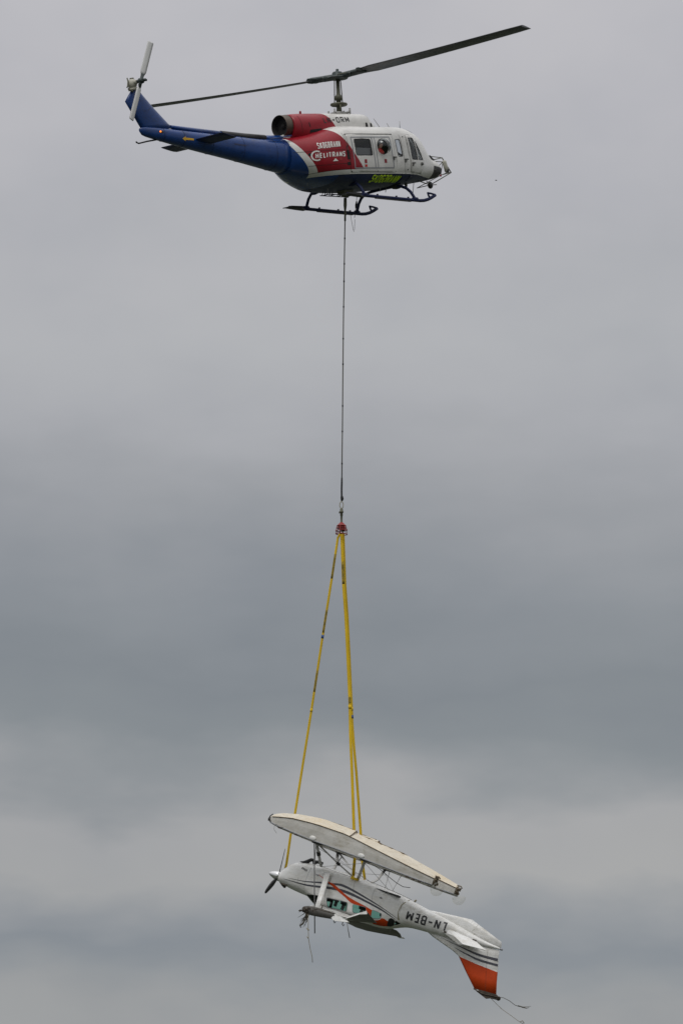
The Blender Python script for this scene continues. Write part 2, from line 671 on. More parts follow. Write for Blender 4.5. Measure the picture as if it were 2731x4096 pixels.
def strip_polys(path, width):
    """a band of constant or varying width along a polyline, as quads"""
    n = len(path)
    ws = width if isinstance(width, (list, tuple)) else [width] * n
    L, Rr = [], []
    for i in range(n):
        p = Vector(path[i])
        a = Vector(path[max(0, i - 1)])
        b = Vector(path[min(n - 1, i + 1)])
        d = (b - a).normalized()
        q = Vector((-d.y, d.x))
        L.append(p + q * ws[i] / 2)
        Rr.append(p - q * ws[i] / 2)
    return [[L[i], L[i + 1], Rr[i + 1], Rr[i]] for i in range(n - 1)]


def outline_polys(poly, width):
    out = []
    n = len(poly)
    for i in range(n):
        out += strip_polys([poly[i], poly[(i + 1) % n]], width)
    return out


GLYPH = {
    'S': [[(1, .84), (.85, 1), (.15, 1), (0, .85), (0, .66), (.15, .54), (.85, .46), (1, .34), (1, .15), (.85, 0), (.15, 0), (0, .16)]],
    'K': [[(0, 0), (0, 1)], [(1, 1), (.06, .40)], [(.36, .60), (1, 0)]],
    'O': [[(0, .16), (0, .84), (.17, 1), (.83, 1), (1, .84), (1, .16), (.83, 0), (.17, 0), 'c']],
    'G': [[(1, .82), (.84, 1), (.16, 1), (0, .84), (0, .16), (.16, 0), (.84, 0), (1, .16), (1, .48), (.55, .48)]],
    'B': [[(0, 0), (0, 1), (.78, 1), (.95, .88), (.95, .64), (.78, .53), (.08, .53)], [(.74, .53), (1, .39), (1, .14), (.82, 0), (.08, 0)]],
    'R': [[(0, 0), (0, 1), (.8, 1), (1, .86), (1, .61), (.8, .47), (.08, .47)], [(.5, .47), (1, 0)]],
    'A': [[(0, 0), (.46, 1)], [(.54, 1), (1, 0)], [(.22, .32), (.78, .32)]],
    'N': [[(0, 0), (0, 1)], [(0, 1), (1, 0)], [(1, 0), (1, 1)]],
    'H': [[(0, 0), (0, 1)], [(1, 0), (1, 1)], [(.08, .5), (.92, .5)]],
    'E': [[(1, 1), (0, 1), (0, 0), (1, 0)], [(.08, .52), (.9, .52)]],
    'L': [[(0, 1), (0, 0), (1, 0)]],
    'I': [[(.5, 0), (.5, 1)]],
    'T': [[(0, 1), (1, 1)], [(.5, .96), (.5, 0)]],
    'M': [[(0, 0), (0, 1)], [(0, 1), (.5, .25)], [(.5, .25), (1, 1)], [(1, 1), (1, 0)]],
    '-': [[(0, .5), (1, .5)]],
}
GW = {'I': .28, 'M': 1.2, '-': .95, 'E': .86, 'L': .82, 'T': .95}


def stroke_quads(path, w):
    closed = path[-1] == 'c'
    ps = [Vector(p) for p in path if p != 'c']
    n = len(ps)
    L, Rr = [], []
    for i in range(n):
        p = ps[i]
        d0 = (p - ps[i - 1]).normalized() if (i or closed) else None
        d1 = (ps[(i + 1) % n] - p).normalized() if (i < n - 1 or closed) else None
        d0 = d0 or d1
        d1 = d1 or d0
        t = (d0 + d1).normalized()
        q = Vector((-t.y, t.x))
        k = min(1.5, 1 / max(.3, q.dot(Vector((-d1.y, d1.x)))))
        L.append(p + q * w / 2 * k)
        Rr.append(p - q * w / 2 * k)
    m = n if closed else n - 1
    return [[L[i], L[(i + 1) % n], Rr[(i + 1) % n], Rr[i]] for i in range(m)]


def letters(s, bvh, side, off, bl, br, tl, weight, gap=.3, slant=0.0, grid=.1):
    """block letters built from strokes and laid on a surface; corners of the line of text in (x, z)"""
    bl, br, tl = Vector(bl), Vector(br), Vector(tl)
    ux, uz = br - bl, tl - bl
    units = sum(GW.get(ch, 1) for ch in s) + gap * (len(s) - 1)
    W, H = ux.length, uz.length
    cell = W / units
    t = weight * H
    out = bmesh.new()
    x = 0.0
    for ch in s:
        cw = GW.get(ch, 1) * cell
        for i, st in enumerate(GLYPH[ch]):
            path = [(x + t / 2 + p[0] * (cw - t), t / 2 * .9 + p[1] * (H - t * .9)) if p != 'c' else 'c' for p in st]
            quads = [[bl + ux * ((q.x + slant * q.y) / W) + uz * (q.y / H) for q in qd] for qd in stroke_quads(path, t)]
            d = decal_bm(quads, bvh, side, off + i * .0015, grid)
            me = bpy.data.meshes.new('stroke')
            d.to_mesh(me)
            d.free()
            out.from_mesh(me)
            bpy.data.meshes.remove(me)
        x += cw + gap * cell
    for f in out.faces:
        f.smooth = True
    return out


def link_decal(bm, name, mat, parent, label=None):
    o = link_bm(bm, name, [mat], parent)
    if label:
        o['label'] = label
    return o


def skin_mesh(joints, edges, sub=2):
    """grow one continuous body from joints {name: (pos, radius)}"""
    names = list(joints)
    me = bpy.data.meshes.new('body')
    me.from_pydata([joints[n][0] for n in names], [(names.index(a), names.index(b)) for a, b in edges], [])
    o = bpy.data.objects.new('body', me)
    COL.objects.link(o)
    sk = o.modifiers.new('skin', 'SKIN')
    sk.use_smooth_shade = True
    for i, n in enumerate(names):
        r = joints[n][1]
        r = r if isinstance(r, tuple) else (r, r)
        me.skin_vertices[0].data[i].radius = r
        me.skin_vertices[0].data[i].use_root = (i == 0)
    ss = o.modifiers.new('sub', 'SUBSURF')
    ss.levels = ss.render_levels = sub
    dg = bpy.context.evaluated_depsgraph_get()
    dg.update()
    out = bpy.data.meshes.new_from_object(o.evaluated_get(dg))
    bpy.data.objects.remove(o)
    return out

# ------------------------------------------------------------------ ground far below and around (outside the frame)
g = MB()
NG = 48
prev = None
for r_, z_ in ((0.0, 0), (60, 0), (180, 0), (400, 0.0), (1200, 0), (4000, 0), (12000, 0)):
    ring = [g.bm.verts.new((r_ * math.cos(2 * math.pi * k / NG), r_ * math.sin(2 * math.pi * k / NG), z_)) for k in range(NG)] if r_ else [g.bm.verts.new((0, 0, 0))]
    if prev:
        for k in range(NG):
            if len(prev) == 1:
                g.face([prev[0], ring[k], ring[(k + 1) % NG]])
            else:
                g.face([prev[k], ring[k], ring[(k + 1) % NG], prev[(k + 1) % NG]])
    prev = ring
ground = g.build('ground', paint('rough_grass', (0.036, 0.044, 0.026), 0.95, var=0.35, scale=0.05))
tag(ground, kind='structure')

# ------------------------------------------------------------------ HELICOPTER (x forward, y to its left, z up; metres)
HR = (R(0.5549), R(-7.7220), R(42.8747))
HO = Vector((-0.104, 194.509, 49.704))
heli = empty('helicopter', HO, HR, 'white, red and dark blue twin-blade helicopter hovering with the load line beneath it', 'helicopter')

FUS = [(-2.55, .52, -1.41, -.36, -.85, 2.3, 2.3), (-2.2, .74, -1.54, -.31, -.95, 2.4, 2.4), (-1.8, .99, -1.67, -.23, -1.0, 2.6, 2.6),
       (-1.3, 1.2, -1.79, -.09, -1.0, 3.0, 3.0), (-.9, 1.28, -1.86, -.005, -1.0, 3.6, 3.4), (-.3, 1.3, -1.88, .02, -1.0, 4.0, 3.6),
       (.5, 1.3, -1.86, .03, -1.0, 4.0, 3.6), (1.2, 1.3, -1.81, .05, -1.0, 4.0, 3.5), (1.7, 1.29, -1.76, .06, -1.0, 3.8, 3.3),
       (2.1, 1.22, -1.71, .065, -1.02, 3.1, 3.0), (2.45, 1.075, -1.65, .055, -1.05, 2.5, 2.8), (2.65, .965, -1.62, .035, -1.07, 2.3, 2.7),
       (2.82, .865, -1.595, .0, -1.08, 2.2, 2.6), (2.95, .785, -1.575, -.10, -1.09, 2.2, 2.5), (3.10, .705, -1.55, -.32, -1.1, 2.3, 2.5), (3.25, .64, -1.53, -.56, -1.1, 2.3, 2.4), (3.40, .58, -1.505, -.74, -1.1, 2.2, 2.4),
       (3.585, .51, -1.47, -.79, -1.11, 2.2, 2.3), (3.778, .44, -1.43, -.86, -1.13, 2.2, 2.2),
       (3.946, .35, -1.385, -.95, -1.16, 2.1, 2.1), (4.055, .25, -1.33, -1.03, -1.18, 2.0, 2.0), (4.118, .12, -1.26, -1.11, -1.185, 2.0, 2.0)]
FUSS = smooth_stations(FUS, 0.12)
hb = loft_bm(FUSS, 72)
H_BVH = BVHTree.FromBMesh(hb)

belt = lambda x: -1.555 + .028 * x
redbot = lambda x: -1.395 + .055 * x
DOOR = round_poly([(-.9, -.345), (1.04, -.29), (1.11, -1.48), (-.8, -1.52)], .05, 2)
DWIN = round_poly([(-.62, -.51), (.06, -.49), (.11, -.98), (-.57, -1.0)], .05, 3)
BUB = [(.585 + .25 * math.cos(2 * math.pi * k / 16), -.705 + .255 * math.sin(2 * math.pi * k / 16)) for k in range(16)]
POST = [(1.06, -.30), (1.60, -.28), (1.74, -1.46), (1.13, -1.47)]
SWIN = round_poly([(1.13, -.47), (1.335, -.45), (1.40, -.98), (1.21, -.985)], .035, 2)
CDOOR = round_poly([(1.62, -.30), (2.03, -.27), (2.55, -1.02), (2.52, -1.44), (1.77, -1.45)], .04, 2)
PWIN = round_poly([(1.72, -.385), (1.985, -.385), (2.11, -1.06), (1.81, -1.06)], .035, 2)
QWIN = round_poly([(2.06, -.46), (2.47, -1.03), (2.17, -1.055)], .03, 2)

# livery lines, then the doors and windows, are scored into the skin
cut_line(hb, (-2.6, belt(-2.6)), (3, belt(3)), keep=lambda c: c.z < -1.3)
cut_line(hb, (-2.76, -.32), (-1.95, -1.55), keep=lambda c: -2.9 < c.x < -1.5)
cut_line(hb, (-2.56, -.32), (-1.75, -1.55), keep=lambda c: -2.9 < c.x < -1.3)
cut_line(hb, (-1.14, -.28), (-.29, -1.41), keep=lambda c: -1.9 < c.x < 0)
cut_line(hb, (-2.6, redbot(-2.6)), (0, redbot(0)), keep=lambda c: c.z < -1.2 and c.x < .1)
cut_line(hb, (3.42, -1.0), (3.36, -1.6), keep=lambda c: c.x > 2.9)
cut_line(hb, (3.3, -1.09), (4.3, -1.13), keep=lambda c: c.x > 3.0)
for sd_ in (-1, 1):
    for p_ in (DOOR, DWIN, BUB, SWIN, CDOOR, PWIN, QWIN):
        cut_poly(hb, p_, sd_, 0.3)
# windscreen and roof windows
for y_ in (-.62, -.045, .045, .62):
    fs = [f for f in hb.faces if f.calc_center_median().x > 2.0 and f.calc_center_median().z > -1.0]
    ge = set(fs)
    for f in fs:
        ge.update(f.edges)
        ge.update(f.verts)
    bmesh.ops.bisect_plane(hb, geom=list(ge), dist=1e-4, plane_co=(0, y_, 0), plane_no=(0, 1, 0))
cut_line(hb, (3.25, -.10), (2.0, -.10), keep=lambda c: c.x > 2.3 and abs(c.y) < .8)
cut_line(hb, (3.7, -.74), (2.0, -.74), keep=lambda c: c.x > 2.3 and abs(c.y) < .8)
cut_line(hb, (2.2, -.2), (2.2, .2), keep=lambda c: 1.9 < c.x < 2.5 and c.z > -.35)
cut_line(hb, (2.68, -.2), (2.68, .2), keep=lambda c: 2.5 < c.x < 3.2 and c.z > -.35)
hb.normal_update()

stripe = lambda z: -2.76 + (z + .32) * (.81 / -1.23)
diag = lambda z: -1.14 + (z + .28) * (.85 / -1.13)
groups = {}
HM = ['white', 'red', 'blue', 'belly', 'black']
for f in hb.faces:
    c = f.calc_center_median()
    x, y, z = c
    p = (x, z)
    if z < belt(x):
        mi = 3 if x > -1.6 or z < -1.66 else 2
        if x < -1.2:
            mi = 2
    elif x < stripe(z):
        mi = 2
    elif x < stripe(z) + .2:
        mi = 0
    elif x < diag(z):
        mi = 1 if z > redbot(x) else 0
    else:
        mi = 0
    if x > 3.42 + (z + 1.0) * .1 and z < -1.09 - (x - 3.3) * .04:
        mi = 4
    f.material_index = mi
    s = 'l' if y > 0 else 'r'
    nm = 'fuselage'
    if abs(y) > .3:
        if inside(p, DWIN): nm = 'dwin' + s
        elif inside(p, BUB): nm = 'bub' + s
        elif inside(p, DOOR): nm = 'door' + s
        elif inside(p, SWIN): nm = 'swin' + s
        elif inside(p, PWIN): nm = 'pwin' + s
        elif inside(p, QWIN): nm = 'qwin' + s
        elif inside(p, CDOOR): nm = 'cdoor' + s
    if nm == 'fuselage' and .045 < abs(y) < .62:
        if f.normal.x > .25 and -.74 < z < -.10 and x > 2.5:
            nm = 'screen' + s
        elif f.normal.z > .5 and 2.2 < x < 2.68 and z > -.3:
            nm = 'roofwin' + s
    groups.setdefault(nm, []).append(f)
PT = split_parts(hb, groups)
hb.free()
hm = [M[k] for k in HM]
fus = link_bm(PT['fuselage'][0], 'fuselage', hm, heli, .03, M['lining'])
doors = {}
for s in 'rl':
    doors['d' + s] = link_bm(offset_bm(PT['door' + s], .012), 'sliding_door', hm, heli, .03, M['lining'])
    doors['c' + s] = link_bm(offset_bm(PT['cdoor' + s], .009), 'cockpit_door', hm, heli, .03, M['lining'])
    link_bm(offset_bm(PT['dwin' + s], -.004), 'door_window', [M['glass']], doors['d' + s])
    link_bm(offset_bm(PT['swin' + s], -.006), 'window_pane', [M['glass']], fus)
    link_bm(offset_bm(PT['pwin' + s], -.004), 'door_window', [M['glass_clear']], doors['c' + s])
    link_bm(offset_bm(PT['qwin' + s], -.004), 'quarter_window', [M['glass_clear']], doors['c' + s])
    link_bm(offset_bm(PT['screen' + s], -.006), 'windscreen', [M['glass_clear']], fus)
    link_bm(offset_bm(PT['roofwin' + s], .012), 'roof_window', [M['glass_blue']], fus)
    PT['bub' + s][0].free()
    # bulged observation window
    b = MB()
    sg = -1 if s == 'r' else 1
    c0 = ray_on(H_BVH, .585, -.705, sg, .012)
    rings = []
    for i in range(7):
        a = i / 6 * math.pi / 2
        rr, dep = math.cos(a), math.sin(a) * .24
        rings.append([b.bm.verts.new((.585 + .252 * rr * math.cos(2 * math.pi * k / 24), c0.y + sg * dep, -.705 + .257 * rr * math.sin(2 * math.pi * k / 24)))
                      for k in range(24)])
    b.rings(rings[:-1], 0, False)
    top = b.bm.verts.new((.585, c0.y + sg * .24, -.705))
    for k in range(24):
        b.face([rings[-2][k], rings[-2][(k + 1) % 24], top], 0, True)
    for v in rings[-1]:
        b.bm.verts.remove(v)
    b.build('bubble_window', M['bubble'], doors['d' + s])

# door frames, seams and small fittings on the visible right side and their twins on the left
def hdecal(polys, mat, name, parent, side=-1, off=.004, bvh=H_BVH, grid=.09):
    return link_decal(decal_bm(polys, bvh, side, off, grid), name, M[mat], parent)


for s, sg in (('r', -1), ('l', 1)):
    d = doors['d' + s]
    fr = outline_polys([(-.73, -.45), (.90, -.395), (.985, -1.345), (-.655, -1.40)], .035)
    fr += strip_polys([(.13, -.425), (.205, -1.375)], .035) + strip_polys([(.245, -.42), (.315, -1.37)], .03)
    hdecal(fr, 'grey', 'panel_frame', d, sg, .017)
    hdecal(outline_polys(DWIN, .026), 'black', 'window_seal', d, sg, .016)
    hdecal(outline_polys(PWIN, .018), 'black', 'window_seal', doors['c' + s], sg, .013)
    hdecal(outline_polys(QWIN, .018), 'black', 'window_seal', doors['c' + s], sg, .013)
    hdecal(outline_polys(SWIN, .02), 'black', 'window_seal', fus, sg, .004)
    hdecal(outline_polys(DOOR, .014), 'seam', 'door_gap', fus, sg, .005)
    hdecal(outline_polys(CDOOR, .014), 'seam', 'door_gap', fus, sg, .005)
    hdecal(strip_polys([(1.36, -.29), (1.50, -1.465)], .010), 'seam', 'door_gap', fus, sg, .005)
    # rain gutter above the sliding door
    b = MB()
    b.tube([ray_on(H_BVH, x, -.325 + .028 * x, sg, .012) for x in (-.92, -.4, .1, .6, 1.05)], .014, 6)
    b.build('rain_gutter', M['seam'], fus)
    b = MB()
    b.tube([ray_on(H_BVH, x, -1.535 + .028 * x, sg, .01) for x in (-.82, -.3, .3, .8, 1.12, 1.7, 2.4)], .011, 6)
    b.build('door_rail', M['white'], fus)
    for x_, z_ in ((-.21, -1.18), (.635, -1.15)):
        hdecal([round_poly([(x_ - .05, z_ - .06), (x_ + .05, z_ - .06), (x_ + .05, z_ + .06), (x_ - .05, z_ + .06)], .02, 2)], 'red', 'emergency_latch', d, sg, .019)
        hdecal([[(x_ - .05, z_ - .17), (x_ + .055, z_ - .17), (x_ + .055, z_ - .10), (x_ - .05, z_ - .10)]], 'redcloth', 'latch_notice', d, sg, .019) if x_ < 0 else None
    for par, x_, z_ in ((d, 1.03, -1.02), (fus, 1.53, -1.07), (doors['c' + s], 1.85, -1.17)):
        b = MB()
        p = ray_on(H_BVH, x_, z_, sg, .03)
        b.box(p, (.13, .045, .035))
        b.box(p + Vector((-.04, sg * -.01, -.05)), (.035, .05, .09))
        b.build('handle', M['seam'], par, bevel=.006)
    p = ray_on(H_BVH, 2.33, -1.16, sg, .03)
    b = MB()
    b.lathe(p - Vector((0, sg * .03, 0)), (0.25, sg, 0), [(0, .055), (.05, .05), (.07, .02)], 12)
    b.build('pitot_port', M['seam'], fus)
    for x_, z_ in ((-.77, -1.49), (.30, -1.46), (1.60, -1.38), (1.5, -.36)):
        b = MB()
        b.ball(ray_on(H_BVH, x_, z_, sg, .004), .022, 8, 5)
        b.build('fastener', M['seam'], fus)
    # stepping brackets on the blue belt
    for xa, xb in ((.70, .74), (1.06, 1.10), (1.40, 1.52), (1.80, 1.84)):
        b = MB()
        b.tube([ray_on(H_BVH, xa, -1.52, sg, .016), ray_on(H_BVH, (xa + xb) / 2, -1.64, sg, .02), ray_on(H_BVH, xb, -1.75, sg, .016)], .008, 6)
        b.build('belt_strap', M['navy'], fus)

b = MB()
p = ray_on(H_BVH, 1.76, -1.755, -1, .02)
b.tube([p, ray_on(H_BVH, 1.86, -1.76, -1, .025)], .014, 6)
b.build('belt_strap', M['navy'], fus)
# red panel fittings: louvres, filler cap, emblem ring, scupper
hdecal([[(-.955, -.86), (-.775, -.855), (-.755, -1.13), (-.935, -1.135)], [(-.955, -1.22), (-.755, -1.215), (-.755, -1.31), (-.95, -1.315)]], 'soot', 'louvre', fus, -1, .008)
for k in range(5):
    z_ = -.90 - k * .05
    hdecal(strip_polys([(-.94, z_), (-.775, z_ + .004)], .012), 'black', 'louvre_slat', fus, -1, .014)
ringp = lambda cx, cz, r0, w_, a0=0, a1=360, n=24: strip_polys([(cx + r0 * math.cos(R(a0 + (a1 - a0) * k / n)), cz + r0 * math.sin(R(a0 + (a1 - a0) * k / n))) for k in range(n + 1)], w_)
circ = lambda cx, cz, r0, n=16: [(cx + r0 * math.cos(2 * math.pi * k / n), cz + r0 * math.sin(2 * math.pi * k / n)) for k in range(n)]
hdecal(ringp(-.87, -.79, .075, .022), 'black', 'emblem_ring', fus, -1, .008)
hdecal([circ(-2.07, -.95, .045)], 'soot', 'drain_hole', fus, -1, .006)
hdecal([circ(-1.18, -1.12, .05)], 'redsteel', 'filler_cap', fus, -1, .008)
for pa in ([(-2.5, -.86), (-1.7, -.855), (-.98, -.83)], [(-2.1, -1.30), (-1.5, -1.285), (-.75, -1.25)], [(-2.05, -1.52), (-1.3, -1.45), (-.8, -1.43)]):
    hdecal(strip_polys(pa, .010), 'soot', 'panel_gap', fus, -1, .005)
hdecal(strip_polys([(-.98, -.30), (-.90, -.8), (-.80, -1.45)], .010), 'seam', 'panel_gap', fus, -1, .005)

# lettering
link_decal(letters('SKOGBRANN', H_BVH, -1, .008, (-1.84, -.79), (-1.15, -.75), (-1.835, -.60), .125, .24), 'lettering', M['decal_white'], fus, 'white word SKOGBRANN on the red engine panel')
link_decal(letters('HELITRANS', H_BVH, -1, .008, (-1.935, -1.085), (-1.01, -1.045), (-1.93, -.925), .20, .30), 'lettering', M['decal_white'], fus, 'white word HELITRANS on the red panel')
hdecal(ringp(-1.89, -1.0, .14, .042, 55, 305), 'decal_white', 'logo_arc', fus, -1, .009)
hdecal([[(-1.44, -1.19), (-1.27, -1.185), (-1.355, -1.095)]], 'decal_white', 'white_triangle', fus, -1, .009)
link_decal(letters('SKOGBRANN', H_BVH, -1, .008, (.10, -1.77), (1.34, -1.745), (.105, -1.575), .17, .22, .30, .06), 'lettering', M['decal_yellow'], fus, 'slanted neon yellow word SKOGBRANN on the blue belt')

# cabin inside
b = MB()
b.prism([(-.93, -1.1, -1.56), (1.9, -1.08, -1.56), (2.6, -.62, -1.52), (2.6, .62, -1.52), (1.9, 1.08, -1.56), (-.93, 1.1, -1.56)], (0, 0, .03))
b.build('cabin_floor', M['lining'], fus)
b = MB()
b.prism([(-.95, -1.0, -1.6), (-.95, -1.16, -1.3), (-.95, -1.16, -.5), (-.95, -.95, -.16), (-.95, .95, -.16), (-.95, 1.16, -.5), (-.95, 1.16, -1.3), (-.95, 1.0, -1.6)], (.04, 0, 0))
b.build('rear_bulkhead', M['grey'], fus)
b = MB()
b.box((2.68, 0, -.98), (.26, 1.15, .34))
b.box((2.68, 0, -.79), (.30, 1.05, .05))
b.box((2.5, 0, -1.28), (.7, .35, .5))
b.build('instrument_panel', M['black'], heli, bevel=.02)
for y_ in (-.55, .55):
    b = MB()
    b.box((1.62, y_, -1.12), (.5, .5, .12))
    b.box((1.38, y_, -.80), (.12, .5, .62), Matrix.Rotation(R(-10), 3, 'Y'))
    b.box((1.33, y_, -.42), (.09, .28, .2))
    b.box((1.6, y_, -1.34), (.34, .36, .36))
    b.build('seat', M['seat_dark'], heli, bevel=.03)
for x_, y_ in ((-.55, -.75), (-.55, 0), (-.55, .75)):
    b = MB()
    b.box((x_, y_, -1.12), (.45, .62, .08))
    b.box((x_ - .22, y_, -.86), (.07, .62, .5))
    b.box((x_, y_, -1.33), (.3, .5, .36))
    b.build('seat', M['seat'], heli, bevel=.02)
b = MB()
b.box((-.22, -1.225, -.97), (.76, .03, .44))
b.build('equipment_case', M['case'], heli, bevel=.02)

# tail boom, fin, tail cone fairing
BOOM = [(-8.2, .03, -.30, -.20, -.25, 2, 2), (-8.1, .085, -.40, -.155, -.25, 2.2, 2.2), (-7.95, .12, -.445, -.15, -.28, 2.4, 2.4), (-7.5, .17, -.535, -.16, -.33, 2.4, 2.4), (-6.2, .255, -.775, -.235, -.5, 2.4, 2.4),
        (-4.5, .345, -1.055, -.325, -.68, 2.4, 2.4), (-3.3, .42, -1.27, -.395, -.80, 2.4, 2.4), (-2.535, .515, -1.405, -.362, -.85, 2.3, 2.3)]
bb = loft_bm(smooth_stations(BOOM, .25), 40)
B_BVH = BVHTree.FromBMesh(bb)
boom = link_bm(bb, 'tail_boom', [M['blue']], heli)
b = MB()
b.tube([(-2.3, 0, -.345), (-2.75, 0, -.35), (-3.15, 0, -.355)], [.15, .14, .135], 10, flat=(1, .75))
b.build('drive_shaft_cover', M['blue'], boom)
b = MB()
b.tube([(-4.95, 0, -.27), (-6.6, 0, -.155), (-6.95, 0, -.11)], [.12, .1, .07], 10, flat=(1, .75))
b.build('drive_shaft_cover', M['blue'], boom)
b = MB()
b.tube([(-3.15, 0, -.352), (-4.0, 0, -.322), (-4.95, 0, -.265)], [.14, .135, .125], 10, flat=(1, .8))
b.build('drive_shaft_cover', M['black'], boom)
for x_ in (-3.05, -4.3, -5.5, -6.6, -7.35):
    b = MB()
    k = [p for p in smooth_stations(BOOM, .05) if abs(p[0] - x_) < .04][0]
    sec = section(x_, k[1] + .003, k[2] - .003, k[3] + .003, k[4], k[5], k[6], 40)
    b.tube(sec + [sec[0]], .006, 4, cap=False)
    b.build('skin_joint', M['belly'], boom)
link_decal(decal_bm([[(-6.70, -.495), (-6.58, -.425), (-6.58, -.465), (-6.27, -.485), (-6.27, -.545), (-6.58, -.53), (-6.58, -.57)]], B_BVH, -1, .006), 'yellow_arrow', M['arrow'], boom)
link_decal(decal_bm(strip_polys([(-4.7, -.62), (-4.25, -.66)], .05), B_BVH, -1, .004), 'boom_louvre', M['belly'], boom)
p = ray_on(B_BVH, -7.52, -.30, -1, .012)
b = MB()
b.ball(p, .027, 10, 6)
b.build('position_light', M['strobe'], boom)
b = MB()
b.box(p + Vector((.06, .01, -.012)), (.14, .03, .06))
b.build('light_base', M['black'], boom, bevel=.01)
b = MB()
b.tube([(-7.55, 0, -.52), (-7.95, 0, -.585), (-8.28, 0, -.655), (-8.36, 0, -.63), (-8.38, 0, -.60)], .024, 8)
b.build('tail_skid', M['black'], heli)
b = MB()
b.tube([(-2.46, -.48, -.32), (-2.75, -.40, -.36), (-3.2, -.3, -.42)], [.05, .04, .03], 8, flat=(1, .4))
b.build('exhaust_shroud_lip', M['blue'], boom)

fin = MB()
def fin_ring(x0, z0, x1, z1, t):
    """airfoil outline from trailing edge (x0,z0) to leading edge (x1,z1)"""
    out = []
    for u, k in ((0, .05), (.15, .45), (.35, .8), (.6, 1), (.82, .8), (.95, .42), (1, 0), (.95, -.42), (.82, -.8), (.6, -1), (.35, -.8), (.15, -.45)):
        out.append(fin.bm.verts.new((x0 + (x1 - x0) * u, k * t, z0 + (z1 - z0) * u)))
    return out
fin.rings([fin_ring(-8.05, -.32, -6.80, -.14, .10), fin_ring(-8.20, -.12, -7.02, -.02, .10), fin_ring(-8.46, .27, -7.55, .44, .085), fin_ring(-8.68, .60, -7.96, .83, .075),
           fin_ring(-8.52, .80, -8.15, 1.05, .07), fin_ring(-8.43, .90, -8.20, 1.09, .06)])
F_BVH = BVHTree.FromBMesh(fin.bm)
finob = fin.build('tail_fin', M['blue'], heli)
link_decal(decal_bm(strip_polys([(-7.75, .42), (-7.86, .34), (-8.02, .33)], .012), F_BVH, -1, .004), 'skin_joint', M['belly'], finob)
# gearbox and tail rotor on the right of the fin
gb = MB()
gb.ball((-8.34, -.02, 1.14), .15, 14, 10, (1, 1, 1.05))
gb.lathe((-8.31, 0, .95), (-.15, 0, 1), [(0, .14), (.06, .15), (.1, .11)], 14)
gb.lathe((-8.34, .02, 1.17), (0, -1, 0), [(0, .11), (.12, .11), (.16, .07), (.26, .06)], 14)
gearbox = gb.build('tail_gearbox', M['zinc'], heli)
b = MB()
b.tube([(-8.40, .1, 1.28), (-8.46, .05, 1.32), (-8.50, -.02, 1.22), (-8.56, -.05, 1.06), (-8.60, -.06, 1.02)], .022, 6)
b.tube([(-8.5, 0, 1.0), (-8.46, -.1, .93), (-8.42, -.1, .88)], .03, 6)
b.tube([(-8.36, .05, 1.31), (-8.28, -.04, 1.31)], .028, 6)
b.build('pitch_linkage', M['khaki'], gearbox)
trh = MB()
trh.lathe((-8.34, -.26, 1.17), (0, -1, 0), [(0, .045), (.1, .045), (.1, .09), (.22, .09), (.24, .05), (.36, .045), (.38, .02)], 14)
ta = R(66)
td = Vector((math.cos(ta), 0, math.sin(ta)))
trh.tube([Vector((-8.34, -.42, 1.17)) - td * .22, Vector((-8.34, -.42, 1.17)) + td * .22], .055, 10)
trh.box((-8.34, -.56, 1.17), (.20, .05, .06))
trhub = trh.build('tail_rotor_hub', M['hubdark'], heli)
for sg in (-1, 1):
    b = MB()
    tn = Vector((-math.sin(ta), 0, math.cos(ta))) * sg
    rings = []
    for u in (.18, .3, .5, 1.28, 1.31):
        c0 = Vector((-8.34, -.42, 1.17)) + td * sg * u
        w_ = .06 if u < .2 else (.1 if u > 1.3 else .105)
        wv = (tn + Vector((0, .16, 0))).normalized()
        nv = wv.cross(td).normalized()
        rings.append([b.bm.verts.new(c0 + wv * w_ * q + nv * h) for q, h in ((-1, 0), (-.3, .012), (.5, .016), (.9, .01), (1, 0), (.9, -.01), (.5, -.016), (-.3, -.012))])
    b.rings(rings)
    b.build('tail_rotor_blade', M['tailblade'], heli)

# horizontal stabilisers, nose-down, either side of the boom
for sg in (-1, 1):
    b = MB()
    rings = []
    for yy, xl, xt, zl, zt, th in ((.10, -5.50, -6.18, -.60, -.50, .05), (.24, -5.52, -6.18, -.60, -.50, .05), (1.30, -5.53, -6.16, -.605, -.485, .038), (1.40, -5.57, -6.14, -.60, -.49, .012)):
        prof = []
        for u, h in ((0, 0), (.08, .6), (.3, 1), (.7, .6), (1, .05), (.7, -.75), (.3, -1.2), (.08, -.7)):
            prof.append(b.bm.verts.new((xl + (xt - xl) * u, sg * yy, zl + (zt - zl) * u + h * th)))
        rings.append(prof)
    b.rings(rings)
    b.build('stabiliser', M['belly'], heli)

# engine cowling, rotor fairing, exhaust
COWL = [(-2.20, .41, -.40, .405, .0, 2.1, 2.2), (-2.02, .47, -.5, .432, .0, 2.2, 2.3), (-1.5, .60, -.62, .455, -.03, 2.5, 2.5), (-.7, .67, -.62, .472, -.05, 2.8, 2.6), (.2, .68, -.5, .485, -.05, 3.2, 2.6),
        (.72, .64, -.4, .49, -.05, 3.2, 2.4), (.82, .62, -.35, .47, -.05, 3, 2.4), (.88, .60, -.33, .40, -.05, 2.8, 2.4), (1.02, .55, -.3, .325, -.05, 2.6, 2.4), (1.16, .47, -.25, .235, -.04, 2.5, 2.4), (1.27, .36, -.2, .11, -.04, 2.2, 2.2), (1.34, .2, -.15, .03, -.04, 2, 2)]
cb = loft_bm(smooth_stations(COWL, .12), 48)
C_BVH = BVHTree.FromBMesh(cb)
cdiag = lambda z: -.68 - (z + .1) * .62
cut_line(cb, (cdiag(.5), .5), (cdiag(-.4), -.4))
